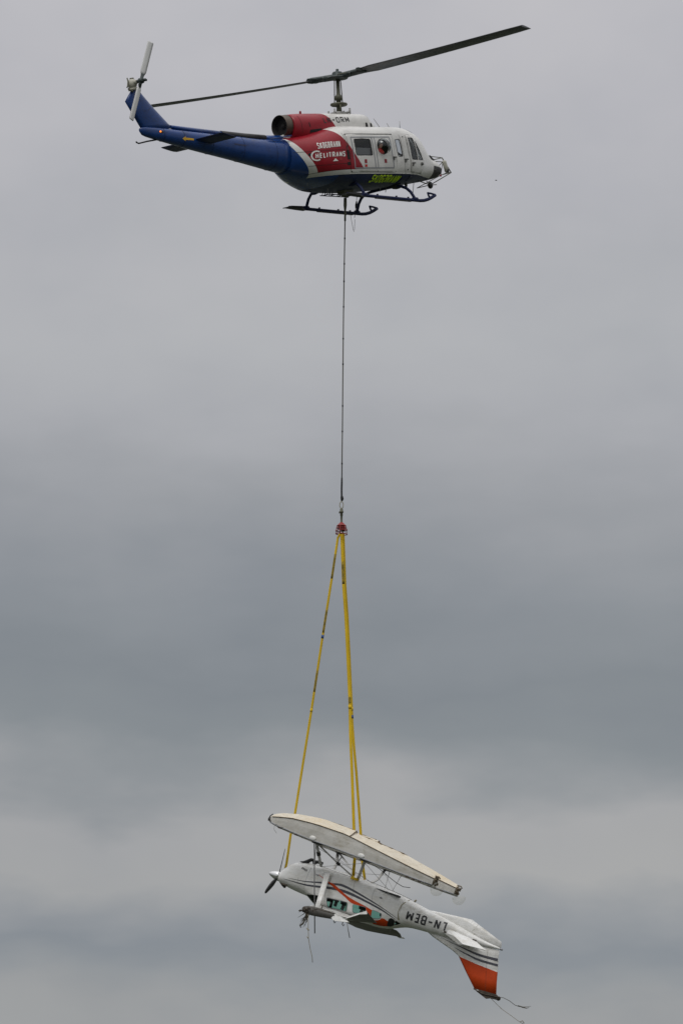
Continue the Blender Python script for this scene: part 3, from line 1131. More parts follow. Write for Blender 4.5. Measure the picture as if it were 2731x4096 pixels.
for f in cb.faces:
    c = f.calc_center_median()
    f.material_index = 1 if c.x < cdiag(c.z) else 0
cowl = link_bm(cb, 'engine_cowling', [M['white'], M['red']], heli)
hdecal([[(-1.72, -.215), (-1.30, -.165), (-1.28, -.08), (-1.70, -.125)]], 'soot', 'cooling_slot', cowl, -1, .006, C_BVH)
hdecal(strip_polys([(-1.72, .10), (-1.70, -.03)], .03), 'soot', 'cooling_slot', cowl, -1, .006, C_BVH)
for x0, x1 in ((.55, .66), (.78, .90)):
    hdecal([round_poly([(x0, .01), (x1, .01), (x1 - .01, .15), (x0 + .01, .16)], .04, 3)], 'soot', 'intake_vent', cowl, -1, .006, C_BVH)
    hdecal([round_poly([(x0, .01), (x1, .01), (x1 - .01, .15), (x0 + .01, .16)], .04, 3)], 'soot', 'intake_vent', cowl, 1, .006, C_BVH)
link_decal(letters('LN-ORM', C_BVH, -1, .007, (-1.17, .085), (-.13, .135), (-1.175, .265), .17, .38, 0, .08), 'lettering', M['decal_black'], cowl, 'black registration LN-ORM on the cowling')
hdecal(strip_polys([(-.75, -.055), (.5, -.015)], .012), 'grey', 'panel_gap', cowl, -1, .005, C_BVH)
hdecal(strip_polys([(-2.0, .33), (-1.95, -.2)], .012), 'soot', 'panel_gap', cowl, -1, .005, C_BVH)
for x_ in (-.35, -.05, .3):
    hdecal(strip_polys([(x_, .0), (x_ + .02, -.04)], .02), 'grey', 'latch', cowl, -1, .006, C_BVH)
b = MB()
b.lathe((-1.53, 0, .44), (0, 0, 1), [(0, .035), (.08, .035), (.11, .028), (.12, 0)], 10)
b.build('beacon', M['red'], cowl)
b = MB()
b.lathe((-1.95, 0, .055), (-1, 0, -.03), [(.1, .36), (.24, .355), (.26, .366), (.29, .355), (.46, .348), (.50, .355), (.52, .348), (.51, .335), (.45, .32), (.28, .30)], 32, cap=False)
ex = b.build('exhaust_pipe', [M['exhaust'], M['soot']], heli)
for pl in ex.data.polygons:
    if math.hypot(pl.center.y, pl.center.z - .04) < .338:
        pl.material_index = 1
b = MB()
b.lathe((-2.25, 0, .05), (1, 0, 0), [(-.03, .312), (.0, .31), (.01, .2), (.015, .001)], 24)
b.lathe((-2.36, 0, .05), (1, 0, 0), [(0, .02), (.04, .08), (.11, .12)], 18)
b.build('exhaust_core', M['soot'], ex)
b = MB()
b.box((-2.28, 0, -.30), (.42, .34, .10), Matrix.Rotation(R(4), 3, 'Y'))
b.build('exhaust_support', M['white'], heli, bevel=.02)

# mast, swash plate, rotor head
mast = MB()
mb, mt = Vector((.11, 0, .45)), Vector((.185, 0, 1.62))
mdir = (mt - mb).normalized()
mast.lathe(mb, mdir, [(0, .16), (.08, .15), (.12, .09), (.30, .075), (.48, .075), (.5, .11), (.62, .11), (.66, .078), (.70, .062), (1.17, .058)], 16)
mastob = mast.build('mast', M['khaki'], heli)
b = MB()
b.lathe(mb + mdir * .02, mdir, [(0, .28), (.03, .30), (.07, .29), (.10, .17)], 20)
for a in range(4):
    d = Vector((math.cos(a * math.pi / 2 + .4), math.sin(a * math.pi / 2 + .4), 0))
    b.tube([mb + d * .2 + mdir * .05, mb + d * .36 + mdir * .10], .035, 8)
    b.tube([mb + d * .36 + Vector((0, 0, -.05)), mb + d * .36 + mdir * .2], .028, 8)
b.build('swash_support', M['steel'], mastob)
b = MB()
b.lathe(mb + mdir * .30, mdir, [(0, .10), (.02, .24), (.05, .27), (.09, .26), (.12, .1)], 20)
for a in range(2):
    d = Vector((math.cos(a * math.pi + 1.0), math.sin(a * math.pi + 1.0), 0))
    b.tube([mb + d * .25 + mdir * .33, mb + d * .3 + mdir * .18, mb + d * .2 + mdir * .1], .025, 6)
b.build('swash_plate', M['khaki'], mastob)
hubc = mt + mdir * .06
tipR, tipL = Vector((1.45, -7.05, 2.02)), Vector((-1.45, 7.05, 1.90))
dR, dL = (tipR - hubc).normalized(), (tipL - hubc).normalized()
hub = MB()
hub.lathe(hubc - mdir * .09, mdir, [(0, .07), (.02, .30), (.05, .33), (.08, .30), (.12, .17), (.2, .17), (.24, .14), (.26, .05), (.33, .045), (.34, .02)], 24)
for d in (dR, dL):
    hub.tube([hubc + d * .1, hubc + d * .45, hubc + d * .75], [.10, .10, .085], 10)
hubob = hub.build('rotor_hub', M['hubdark'], heli)
for d in (dR, dL):
    b = MB()
    side = d.cross(mdir).normalized()
    upv = side.cross(d)
    b.tube([hubc + d * .42, hubc + d * .5, hubc + d * .95, hubc + d * 1.1], [.09, .12, .125, .09], 12, flat=(1.15, .8))
    b.box(hubc + d * 1.02 + side * .18, (.1, .34, .06), Matrix((d, side, upv)).transposed())
    b.tube([hubc + d * .5 + side * -.14, hubc + d * .95 + side * -.26], .035, 8)
    b.tube([hubc + d * .62 + side * .22, hubc + d * .55 + side * .12 - upv * .04], .04, 8)
    b.build('blade_grip', M['hubdark'], hubob)
    b = MB()
    b.tube([hubc + d * .5 + side * .20, hubc + d * .2 + side * .22 + upv * .02, hubc + d * .05 + side * .24 - upv * .1, mb + mdir * .36 + side * .22], .016, 6)
    b.build('pitch_link', M['khaki'], hubob)
for d, tip in ((dR, tipR), (dL, tipL)):
    b = MB()
    side = d.cross(mdir).normalized()          # towards the leading edge for a rotor turning anticlockwise from above
    L = (tip - hubc).length
    rings = []
    for i in range(13):
        u = .85 + (L - .85) * i / 12
        c0 = hubc + d * u + mdir * (.10 * ((u / L) ** 2 - u / L))
        ch = .29 if i else .2
        if i == 12:
            ch = .27
        pit = R(10 - 7 * u / L)
        sv = side * math.cos(pit) + mdir * math.sin(pit)
        nv = sv.cross(d).normalized()
        if nv.dot(mdir) < 0:
            nv = -nv
        prof = []
        for q, h in ((1, 0), (.93, .5), (.75, .85), (.4, 1), (-.2, .7), (-.7, .3), (-1, .03), (-.7, -.25), (-.2, -.55), (.4, -.8), (.75, -.7), (.93, -.45)):
            prof.append(b.bm.verts.new(c0 + sv * (q * ch) + nv * h * .034))
        rings.append(prof)
    b.rings(rings)
    b.build('rotor_blade', M['blade'], heli)

# skids
ZS = lambda x: -2.265 - .045 * x
for sg in (-1, 1):
    b = MB()
    yy = sg * 1.31
    b.tube([(-1.12, yy, ZS(-1.12)), (-.4, yy, ZS(-.4)), (1.0, yy, ZS(1)), (1.95, yy, ZS(1.95)), (2.12, yy, ZS(1.95) + .01), (2.3, yy, ZS(1.95) + .05), (2.48, yy, ZS(1.95) + .12), (2.62, yy, ZS(1.95) + .19)], .052, 12)
    sk = b.build('skid', M['navy'], heli)
    b = MB()
    b.tube([(2.60, yy, ZS(1.95) + .205), (2.45, yy, ZS(1.95) + .235), (2.30, yy, ZS(1.95) + .25)], .032, 8)
    b.tube([(2.31, yy, ZS(1.95) + .255), (2.34, yy, ZS(1.95) + .16), (2.40, yy, ZS(1.95) + .085)], .03, 8)
    b.build('toe_loop', M['navy'], sk)
    b = MB()
    b.prism([(-1.30, yy - .10, ZS(-1.2) - .02), (-1.18, yy - .15, ZS(-1.2) + .0), (-.72, yy - .15, ZS(-.7) - .02), (-.5, yy - .06, ZS(-.5) - .05), (-.5, yy + .06, ZS(-.5) - .05), (-.72, yy + .15, ZS(-.7) - .02),
             (-1.18, yy + .15, ZS(-1.2)), (-1.30, yy + .10, ZS(-1.2) - .02)], (0, 0, .03))
    b.box((-.85, yy, ZS(-.85) + .03), (.5, .16, .05))
    b.build('snow_shoe', M['black'], sk)
    b = MB()
    b.box((.8, yy, ZS(.8) - .05), (1.5, .07, .03), Matrix.Rotation(R(2.6), 3, 'Y'))
    b.build('wear_plate', M['black'], sk)
    for x_ in (.15, .95, 1.45):
        b = MB()
        b.box((x_, yy, ZS(x_) + .06), (.04, .05, .05))
        b.build('skid_clip', M['black'], sk)
for x_, xb in ((1.74, 1.66), (-.40, -.43)):
    b = MB()
    pts = []
    half = [(1.31, ZS(x_) + .03), (1.26, ZS(x_) + .13), (1.17, ZS(x_) + .28), (1.02, ZS(x_) + .42), (.84, -1.84), (.6, -1.80), (.3, -1.79)]
    for y_, z_ in half:
        pts.append((x_ + (xb - x_) * min(1, (1.31 - y_) / .5), -y_, z_))
    for y_, z_ in reversed(half):
        pts.append((x_ + (xb - x_) * min(1, (1.31 - y_) / .5), y_, z_))
    b.tube(pts, .046, 12)
    ct = b.build('cross_tube', M['navy'], heli)
    for sg in (-1, 1):
        b = MB()
        b.tube([(x_ - .09, sg * 1.31, ZS(x_) + .035), (x_ + .09, sg * 1.31, ZS(x_) + .03)], .062, 10)
        b.build('saddle', M['navy'], ct)
# belly: fairing, hook, step frame, aerials
b = MB()
b.box((.05, 0, -1.90), (.34, .3, .16), taper=1.25)
b.lathe((.05, 0, -1.98), (0, 0, -1), [(0, .14), (.05, .13), (.1, .06)], 14)
b.tube([(.05, -.09, -1.9), (.05, -.1, -2.0), (.05, 0, -2.08), (.05, .1, -2.0), (.05, .09, -1.9)], .025, 8)
b.build('belly_hook', M['khaki'], heli)
b = MB()
for y_ in (.12, .42):
    b.tube([(-.62, y_, -1.98), (.0, y_, -1.99), (.58, y_, -2.0)], .016, 6)
for x_ in (-.55, -.25, .1, .5):
    b.tube([(x_, .12, -1.985), (x_, .42, -1.985)], .014, 6)
    b.tube([(x_, .27, -1.985), (x_ + .04, .27, -1.84)], .014, 6)
    b.tube([(x_, .42, -1.985), (x_ + .1, .42, -1.84)], .010, 6)
b.build('step_frame', M['navy'], heli)
b = MB()
b.lathe((1.72, -.55, -1.72), (0, 0, -1), [(0, .15), (.08, .16), (.14, .12), (.16, .02)], 16)
b.build('belly_light', M['black'], heli)
b = MB()
b.lathe((2.25, -.45, -1.62), (0, 0, -1), [(0, .05), (.14, .045), (.17, .02)], 10)
b.build('belly_probe', M['khaki'], heli)
for x_, y_, z0, dx, l_ in ((1.1, -.5, -1.78, -.05, .18), (1.45, -.4, -1.76, -.06, .2), (2.7, -.35, -1.58, -.10, .42), (-.95, -.3, -1.84, 0, .12), (-1.7, -.2, -1.68, .0, .12)):
    b = MB()
    b.tube([(x_, y_, z0), (x_ + dx, y_, z0 - l_)], .010, 6)
    b.build('belly_aerial', M['steel'], heli)
for (x_, z0, x1, z1) in ((1.55, .03, 1.27, .36), (1.95, .03, 1.82, .23), (2.36, .04, 2.38, .32)):
    b = MB()
    b.tube([(x_, -.3, z0), (x1, -.3, z1)], [.012, .008], 6)
    if x_ < 1.7:
        b.box((x_, -.3, .045), (.2, .08, .05))
    b.build('roof_aerial', M['steel'], heli)
b = MB()
b.ball((1.52, -.85, -.03), .05, 10, 6, (1.6, 1, .6))
b.build('roof_fairing', M['white'], heli)
b = MB()
b.prism([(3.35, -.42, -.93), (3.62, -.42, -.90), (3.42, -.42, -.74)], (0, .03, 0))
b.build('wiper_fairing', M['black'], fus)

# mirror frame around the nose
b = MB()
A = {'a': (3.32, -.34, -.75), 'b': (4.15, -.22, -.77), 'c': (3.52, -.42, -.93), 'd': (4.16, -.22, -.90), 'e': (4.49, -.22, -1.23), 'f': (3.46, -.55, -1.24), 'g': (3.45, -.30, -1.66), 'h': (3.85, -.42, -1.36), 'i': (4.32, -.22, -1.23),
     'j': (2.84, -.42, -1.57), 'k': (3.72, -.30, -1.645)}
for p, q, r_ in (('a', 'b', .013), ('c', 'd', .013), ('b', 'e', .017), ('f', 'd', .013), ('g', 'e', .015), ('h', 'i', .013), ('i', 'e', .013), ('j', 'g', .016), ('g', 'k', .014)):
    b.tube([A[p], A[q]], r_, 6)
    m_ = lambda v: (v[0], -v[1] if v[1] > -.25 else .1, v[2])
b.tube([A['b'], (4.15, .22, -.77)], .014, 6)
b.tube([A['e'], (4.49, .22, -1.23)], .014, 6)
for p, q in (('a', 'b'), ('c', 'd'), ('b', 'e'), ('f', 'd'), ('g', 'e')):
    b.tube([(A[p][0], -A[p][1], A[p][2]), (A[q][0], -A[q][1], A[q][2])], .013, 6)
b.tube([(3.95, -.30, -1.33), (4.16, -.22, -.92)], .012, 6)
b.tube([(3.25, -.35, -1.55), (3.45, -.30, -1.66)], .013, 6)
b.tube([A['g'], (3.45, .30, -1.66)], .014, 6)
mf = b.build('mirror_frame', M['khaki'], heli)
b = MB()
b.tube([(4.19, -.24, -.86), (4.21, -.24, -.90), (4.29, -.24, -1.19), (4.305, -.24, -1.23)], [.04, .085, .085, .04], 12, flat=(1.0, .55), up=(0, 1, 0))
b.build('mirror_housing', M['zinc'], mf)
b = MB()
b.box((4.30, -.24, -1.18), (.10, .10, .10))
b.build('mirror_bracket', M['black'], mf, bevel=.02)
b = MB()
b.ball((3.45, -.30, -1.67), .105, 14, 10, (.85, .8, 1.05))
b.build('landing_lamp', M['black'], mf)
b = MB()
b.ball((3.80, -.44, -1.38), .035, 8, 6)
b.build('frame_bolt', M['red'], mf)

HM4 = Matrix.Translation(HO) @ Euler(HR).to_matrix().to_4x4()

# ------------------------------------------------------------------ PEOPLE in the helicopter
def person(loc, yaw, label, cloth, helmet, lean=0.0, fold=False, group=None):
    """seated figure; origin on the seat; x forward, y left"""
    lx = lean
    J = {'pelvis': ((0, 0, .10), (.15, .13)), 'waist': ((.02 + lx * .3, 0, .26), (.135, .11)), 'chest': ((.02 + lx * .7, 0, .43), (.16, .12)),
         'collar': ((.02 + lx * .9, 0, .54), (.10, .09)), 'neck': ((.03 + lx, 0, .60), .055), 'jaw': ((.06 + lx, 0, .67), (.062, .07)), 'head': ((.05 + lx, 0, .75), (.075, .092)), 'crown': ((.04 + lx, 0, .81), (.06, .07))}
    E = [('pelvis', 'waist'), ('waist', 'chest'), ('chest', 'collar'), ('collar', 'neck'), ('neck', 'jaw'), ('jaw', 'head'), ('head', 'crown')]
    for s, n in ((1, 'l'), (-1, 'r')):
        J['sh' + n] = ((.02 + lx * .9, s * .19, .50), .065)
        J['el' + n] = ((.10 + lx, s * .25, .27), .048)
        J['wr' + n] = ((.33 + lx, s * .19, .22), .032)
        J['pa' + n] = ((.40 + lx, s * .18, .215), (.038, .02))
        J['hi' + n] = ((.05, s * .10, .09), .10)
        J['kn' + n] = ((.44, s * .13, .11), .07)
        J['an' + n] = ((.50, s * .13, -.30), .045)
        J['to' + n] = ((.66, s * .14, -.34), .035)
        E += [('collar', 'sh' + n), ('sh' + n, 'el' + n), ('el' + n, 'wr' + n), ('wr' + n, 'pa' + n), ('pelvis', 'hi' + n), ('hi' + n, 'kn' + n), ('kn' + n, 'an' + n), ('an' + n, 'to' + n)]
        for k, (dy, l_) in enumerate(((.032, .075), (.012, .09), (-.008, .085), (-.028, .065))):
            J['f%d' % k + n] = ((.445 + lx, s * .18 + dy, .21), .010)
            J['g%d' % k + n] = ((.44 + lx + l_ * .55, s * .18 + dy, .185), .009)
            E += [('pa' + n, 'f%d' % k + n), ('f%d' % k + n, 'g%d' % k + n)]
        J['th' + n] = ((.40 + lx, s * .18 - s * .05, .20), .011)
        E += [('pa' + n, 'th' + n)]
    if fold:                                   # knees drawn up, forearms resting in the lap
        for s, n in ((1, 'l'), (-1, 'r')):
            mv = {'kn': (.34, s * .17, .14), 'an': (.24, s * .17, -.10), 'to': (.38, s * .18, -.14), 'el': (.12, s * .26, .26), 'wr': (.24, s * .12, .20), 'pa': (.30, s * .10, .20)}
            d_ = Vector(mv['pa']) - Vector(J['pa' + n][0])
            for k in ['f%d' % q for q in range(4)] + ['g%d' % q for q in range(4)] + ['th']:
                J[k + n] = (tuple(Vector(J[k + n][0]) + d_), J[k + n][1])
            for k, p in mv.items():
                J[k + n] = (p, J[k + n][1])
    me = skin_mesh(J, E, 2)
    for m in (M['skin'], M[cloth], M['rubber']):
        me.materials.append(m)
    for f in me.polygons:
        c = f.center
        hand = any((c - Vector(J['pa' + n][0])).length < .14 and c.x > J['wr' + n][0][0] for n in 'lr')
        f.material_index = 0 if (c.z > .615 or hand) else (2 if c.z < -.25 else 1)
        f.use_smooth = True
    o = bpy.data.objects.new('person', me)
    COL.objects.link(o)
    o.matrix_world = HM4 @ Matrix.Translation(loc) @ Matrix.Rotation(yaw, 4, 'Z')
    tag(o, label, 'person', group)
    hx = .04 + lx
    b = MB()
    b.ball((hx, 0, .765), .125, 16, 10, (1.02, .92, .95))
    bmesh.ops.bisect_plane(b.bm, geom=b.bm.verts[:] + b.bm.edges[:] + b.bm.faces[:], plane_co=(hx + .045, 0, .72), plane_no=Vector((.75, 0, -1)).normalized(), clear_outer=True)
    b.build('helmet', M[helmet], o)
    b = MB()
    b.ball((hx + .105, .03, .74), .012, 8, 6)
    b.ball((hx + .105, -.03, .74), .012, 8, 6)
    b.build('eyes', M['black'], o)
    b = MB()
    b.tube([(hx + .10, 0, .735), (hx + .125, 0, .70), (hx + .10, 0, .69)], [.01, .015, .008], 6)
    b.tube([(hx + .095, -.025, .665), (hx + .105, 0, .663), (hx + .095, .025, .665)], .006, 6)
    b.build('nose_and_mouth', M['skin'], o)
    b = MB()
    for s in (-1, 1):
        b.lathe((hx, s * .085, .73), (0, s, 0), [(0, .05), (.035, .045), (.04, .02)], 12)
    b.build('ear_cups', M['black'], o)
    return o


person((1.50, -.55, -1.05), 0, 'pilot in a white helmet seated behind the narrow side window', 'darkcloth', 'helmet', .02)
person((.50, -.80, -1.36), R(-86), 'crew member in a red jacket at the bulged round door window', 'redcloth', 'helmet_grey', .37, fold=True)

# ------------------------------------------------------------------ LOAD LINE
Y0 = 194.748
hk = (HM4 @ Vector((.05, 0, -2.08)))
line = empty('load_line', (0, Y0, 37.46), (0, 0, 0), 'thin grey steel rope hanging from the helicopter belly down to the red hook cage', 'rope')
LO = Vector((0, Y0, 37.46))
L_ = lambda x, z, y=Y0: Vector((x, y, z)) - LO
b = MB()
pts = [(hk.x, hk.z), (.11, 46.99), (.095, 46.1), (.08, 45.18), (.062, 44.0), (.05, 42.83), (.038, 41.6), (.03, 40.49), (.018, 39.6), (.01, 38.75)]
b.tube([L_(x, z, hk.y + (Y0 - hk.y) * i / 9) for i, (x, z) in enumerate(pts)], .0175, 8)
b.build('steel_rope', M['rope'], line)
for x, z in ((.10, 46.35), (.088, 45.55), (.077, 45.0), (.065, 44.2), (.054, 43.2), (.046, 42.4), (.035, 41.1), (.027, 40.3), (.015, 39.3)):
    b = MB()
    b.tube([L_(x, z + .025), L_(x, z - .025)], .024, 8)
    b.build('rope_band', M['rubber'], line)
b = MB()
b.tube([L_(.115, 47.62), L_(.113, 47.4), L_(.112, 47.25)], [.05, .055, .035], 10)
b.tube([L_(.112, 47.25), L_(.11, 46.9)], .03, 8)
b.build('rope_shackle', M['khaki'], line)
b = MB()
b.tube([L_(.011, 38.86), L_(.009, 38.7), L_(.004, 38.5), L_(.006, 38.3), L_(.012, 38.26), L_(.02, 38.2), L_(.012, 38.14)], [.026, .03, .03, .03, .045, .05, .03], 10)
b.build('rope_sleeve', M['rubber'], line)
b = MB()
b.tube([L_(0, 38.13)] + [L_(.055 * math.sin(a), 38.015 + .105 * math.cos(a)) for a in [R(k) for k in range(15, 346, 30)]] + [L_(0, 38.13)], .016, 8)
b.build('shackle', M['zinc'], line)
b = MB()
b.lathe(L_(0, 37.91), (0, 0, -1), [(0, .03), (.02, .045), (.08, .05), (.1, .065), (.13, .065), (.15, .04), (.22, .045), (.24, .034), (.42, .034), (.45, .05), (.47, .02)], 14)
b.box(L_(-.05, 37.78), (.06, .05, .05))
b.build('swivel', M['khaki'], line)
b = MB()
b.tube([L_(.115, 47.6), L_(.30, 47.72), L_(.47, 47.66), L_(.46, 47.5)], .008, 6)
b.tube([L_(.47, 47.66), L_(.46, 47.46), L_(.43, 47.23), L_(.40, 47.0)], .010, 6)
b.tube([L_(.465, 47.52), L_(.45, 47.40), L_(.44, 47.30)], [.02, .035, .02], 8)
b.tube([L_(.11, 47.0), L_(.2, 47.22), L_(.27, 47.12), L_(.32, 46.85), L_(.36, 46.62), L_(.38, 46.55), L_(.40, 46.65), L_(.41, 46.95)], .007, 6)
b.build('release_cable', M['rubber'], line)

hookc = empty('hook_cage', (0, Y0, 37.46), (0, 0, 0), 'small red steel hook cage where the grey rope meets the yellow slings', 'lifting hook')
b = MB()
b.lathe((0, 0, .02), (0, 0, -1), [(0, .03), (.015, .05), (.10, .14), (.115, .15), (.125, .135), (.13, .02)], 16)
b.build('cone_cover', M['redsteel'], hookc)
b = MB()
b.box((.02, 0, -.16), (.17, .13, .16))
b.box((-.07, -.02, -.14), (.08, .10, .08))
b.build('hook_body', M['redsteel'], hookc, bevel=.015)
b = MB()
circ3 = lambda z, r_, tx=0.0: [(r_ * math.cos(R(k)), r_ * math.sin(R(k)), z + tx * math.cos(R(k))) for k in range(0, 361, 20)]
b.tube(circ3(-.16, .155), .012, 6, cap=False)
b.tube(circ3(-.235, .175, .015), .014, 6, cap=False)
b.tube(circ3(-.35, .175, -.012), .014, 6, cap=False)
for k in range(6):
    a = R(k * 60 + 15)
    b.tube([(.14 * math.cos(a), .14 * math.sin(a), -.10), (.172 * math.cos(a), .172 * math.sin(a), -.235), (.175 * math.cos(a), .175 * math.sin(a), -.35)], .010, 6)
b.build('guard_ring', M['redsteel'], hookc)
b = MB()
b.tube([(0, 0, -.2), (.05, 0, -.26), (.03, 0, -.33), (-.03, 0, -.335), (-.06, 0, -.29)], .026, 8)
b.build('load_hook', M['khaki'], hookc)

# ------------------------------------------------------------------ SEAPLANE (hangs upside-down; x forward, y left, z up in its own frame)
PR = (R(-176.5395), R(-19.4614), R(160.2422))
PO = Vector((.6366, 194.6957, 26.1984))
PM4 = Matrix.Translation(PO) @ Euler(PR).to_matrix().to_4x4()
plane = empty('seaplane', PO, PR, 'wrecked white, grey and orange floatplane hanging upside down in yellow slings', 'seaplane')

PF = [(2.68, .12, .27, .535, .41, 2, 2), (2.62, .19, .19, .565, .40, 2.1, 2.1), (2.5, .31, .05, .60, .36, 2.2, 2.2), (2.27, .435, -.145, .645, .30, 2.4, 2.3), (2.04, .51, -.215, .675, .28, 2.8, 2.6),
      (1.75, .54, -.26, .70, .26, 3, 2.8), (1.58, .55, -.28, .715, .25, 3, 3), (1.45, .56, -.287, .79, .26, 2.9, 3.2), (1.25, .565, -.295, .90, .28, 3, 3.4), (1.0, .57, -.30, .95, .3, 3.2, 3.6), (.5, .575, -.31, .97, .3, 3.4, 3.8),
      (0, .57, -.285, .96, .3, 3.4, 3.8), (-.4, .55, -.255, .935, .3, 3.2, 3.6), (-.84, .50, -.235, .925, .3, 3, 3.2), (-1.2, .455, -.205, .865, .29, 2.8, 3), (-1.5, .41, -.17, .745, .27, 2.6, 2.8), (-1.72, .38, -.13, .67, .27, 2.5, 2.6), (-1.9, .35, -.10, .642, .27, 2.5, 2.5),
      (-2.26, .305, -.035, .62, .29, 2.4, 2.4), (-2.78, .25, .045, .595, .33, 2.4, 2.5), (-3.5, .17, .175, .54, .37, 2.3, 2.4), (-4.2, .095, .31, .50, .40, 2.1, 2.1), (-4.7, .05, .37, .445, .41, 2, 2), (-4.79, .03, .385, .435, .41, 2, 2)]
pb = loft_bm(smooth_stations(PF, .12), 64)
P_BVH = BVHTree.FromBMesh(pb)
W1 = round_poly([(.80, .60), (.09, .545), (.06, .815), (.71, .86)], .06, 3)
W2 = round_poly([(-.07, .54), (-.51, .51), (-.53, .71), (-.13, .79)], .06, 3)
W3 = round_poly([(-.69, .52), (-1.02, .54), (-1.01, .68), (-.93, .72), (-.72, .77)], .05, 3)
WS = [(1.57, .715), (1.06, .62), (1.00, .90), (1.16, .99), (1.3, 1.0)]
WR = round_poly([(-1.455, .60), (-1.62, .635), (-1.52, .70), (-1.43, .735)], .02, 2)
LW1 = round_poly([(1.0, .49), (.48, .46), (.46, .815), (.92, .86)], .06, 3)
LW2 = [(x + .42, z) for x, z in W2]
LW2 = round_poly([(.41, .46), (-.10, .44), (-.11, .76), (.38, .80)], .06, 3)
LW3 = round_poly([(-.17, .44), (-.66, .44), (-.66, .72), (-.18, .77)], .06, 3)
LWR = [(x + .36, z + .01) for x, z in WR]
for sd_ in (-1, 1):
    for p_ in ((W1, W2, W3, WR, WS) if sd_ < 0 else (LW1, LW2, LW3, LWR, WS)):
        cut_poly(pb, p_, sd_, .05)
cut_line(pb, (2.56, 0), (2.56, 1))
groups = {}
for f in pb.faces:
    c = f.calc_center_median()
    p = (c.x, c.z)
    s = 'l' if c.y > 0 else 'r'
    nm = 'body'
    if abs(c.y) > .08:
        for key, poly in (('a', W1), ('b', W2), ('c', W3), ('d', WR)) if s == 'r' else (('a', LW1), ('b', LW2), ('c', LW3), ('d', LWR)):
            if inside(p, poly):
                nm = key + s
    if inside(p, WS) and c.z > .6 and 1.0 < c.x < 1.57:
        if abs(c.y) > .04:
            nm = 'e' + s
    f.material_index = 0
    groups.setdefault(nm, []).append(f)
PT = split_parts(pb, groups)
pb.free()
pf = link_bm(PT['body'][0], 'fuselage', [M['pwhite']], plane, .02, M['lining'])
for s in 'rl':
    for key, nm in (('a', 'side_window'), ('b', 'side_window'), ('c', 'side_window'), ('d', 'rear_window'), ('e', 'windscreen')):
        if key + s in PT:
            link_bm(offset_bm(PT[key + s], -.004), nm, [M['teal']], pf)


def pdecal(polys, mat, name, side=-1, off=.004, bvh=None, parent=None, grid=.09):
    return link_decal(decal_bm(polys, bvh or P_BVH, side, off, grid), name, M[mat], parent or pf)


def band(up, lo):
    """strip of quads between two outlines of equal length"""
    return [[up[i], up[i + 1], lo[i + 1], lo[i]] for i in range(len(up) - 1)]


def resample(path, n):
    ps = [Vector(p) for p in path]
    # Catmull-Rom through the points, then even steps along x
    dense = []
    for i in range(len(ps) - 1):
        p0, p1, p2, p3 = ps[max(0, i - 1)], ps[i], ps[i + 1], ps[min(len(ps) - 1, i + 2)]
        for k in range(12):
            t = k / 12
            dense.append(.5 * ((2 * p1) + (p2 - p0) * t + (2 * p0 - 5 * p1 + 4 * p2 - p3) * t * t + (3 * p1 - p0 - 3 * p2 + p3) * t ** 3))
    dense.append(ps[-1])
    out = []
    for k in range(n + 1):
        x = ps[0].x + (ps[-1].x - ps[0].x) * k / n
        j = min(range(len(dense)), key=lambda q: abs(dense[q].x - x))
        j2 = min(len(dense) - 1, max(0, j + (1 if (dense[j].x - x) * (ps[-1].x - ps[0].x) < 0 else -1)))
        a, c = dense[j], dense[j2]
        t = 0 if abs(c.x - a.x) < 1e-9 else (x - a.x) / (c.x - a.x)
        out.append((x, a.y + (c.y - a.y) * t))
    return out


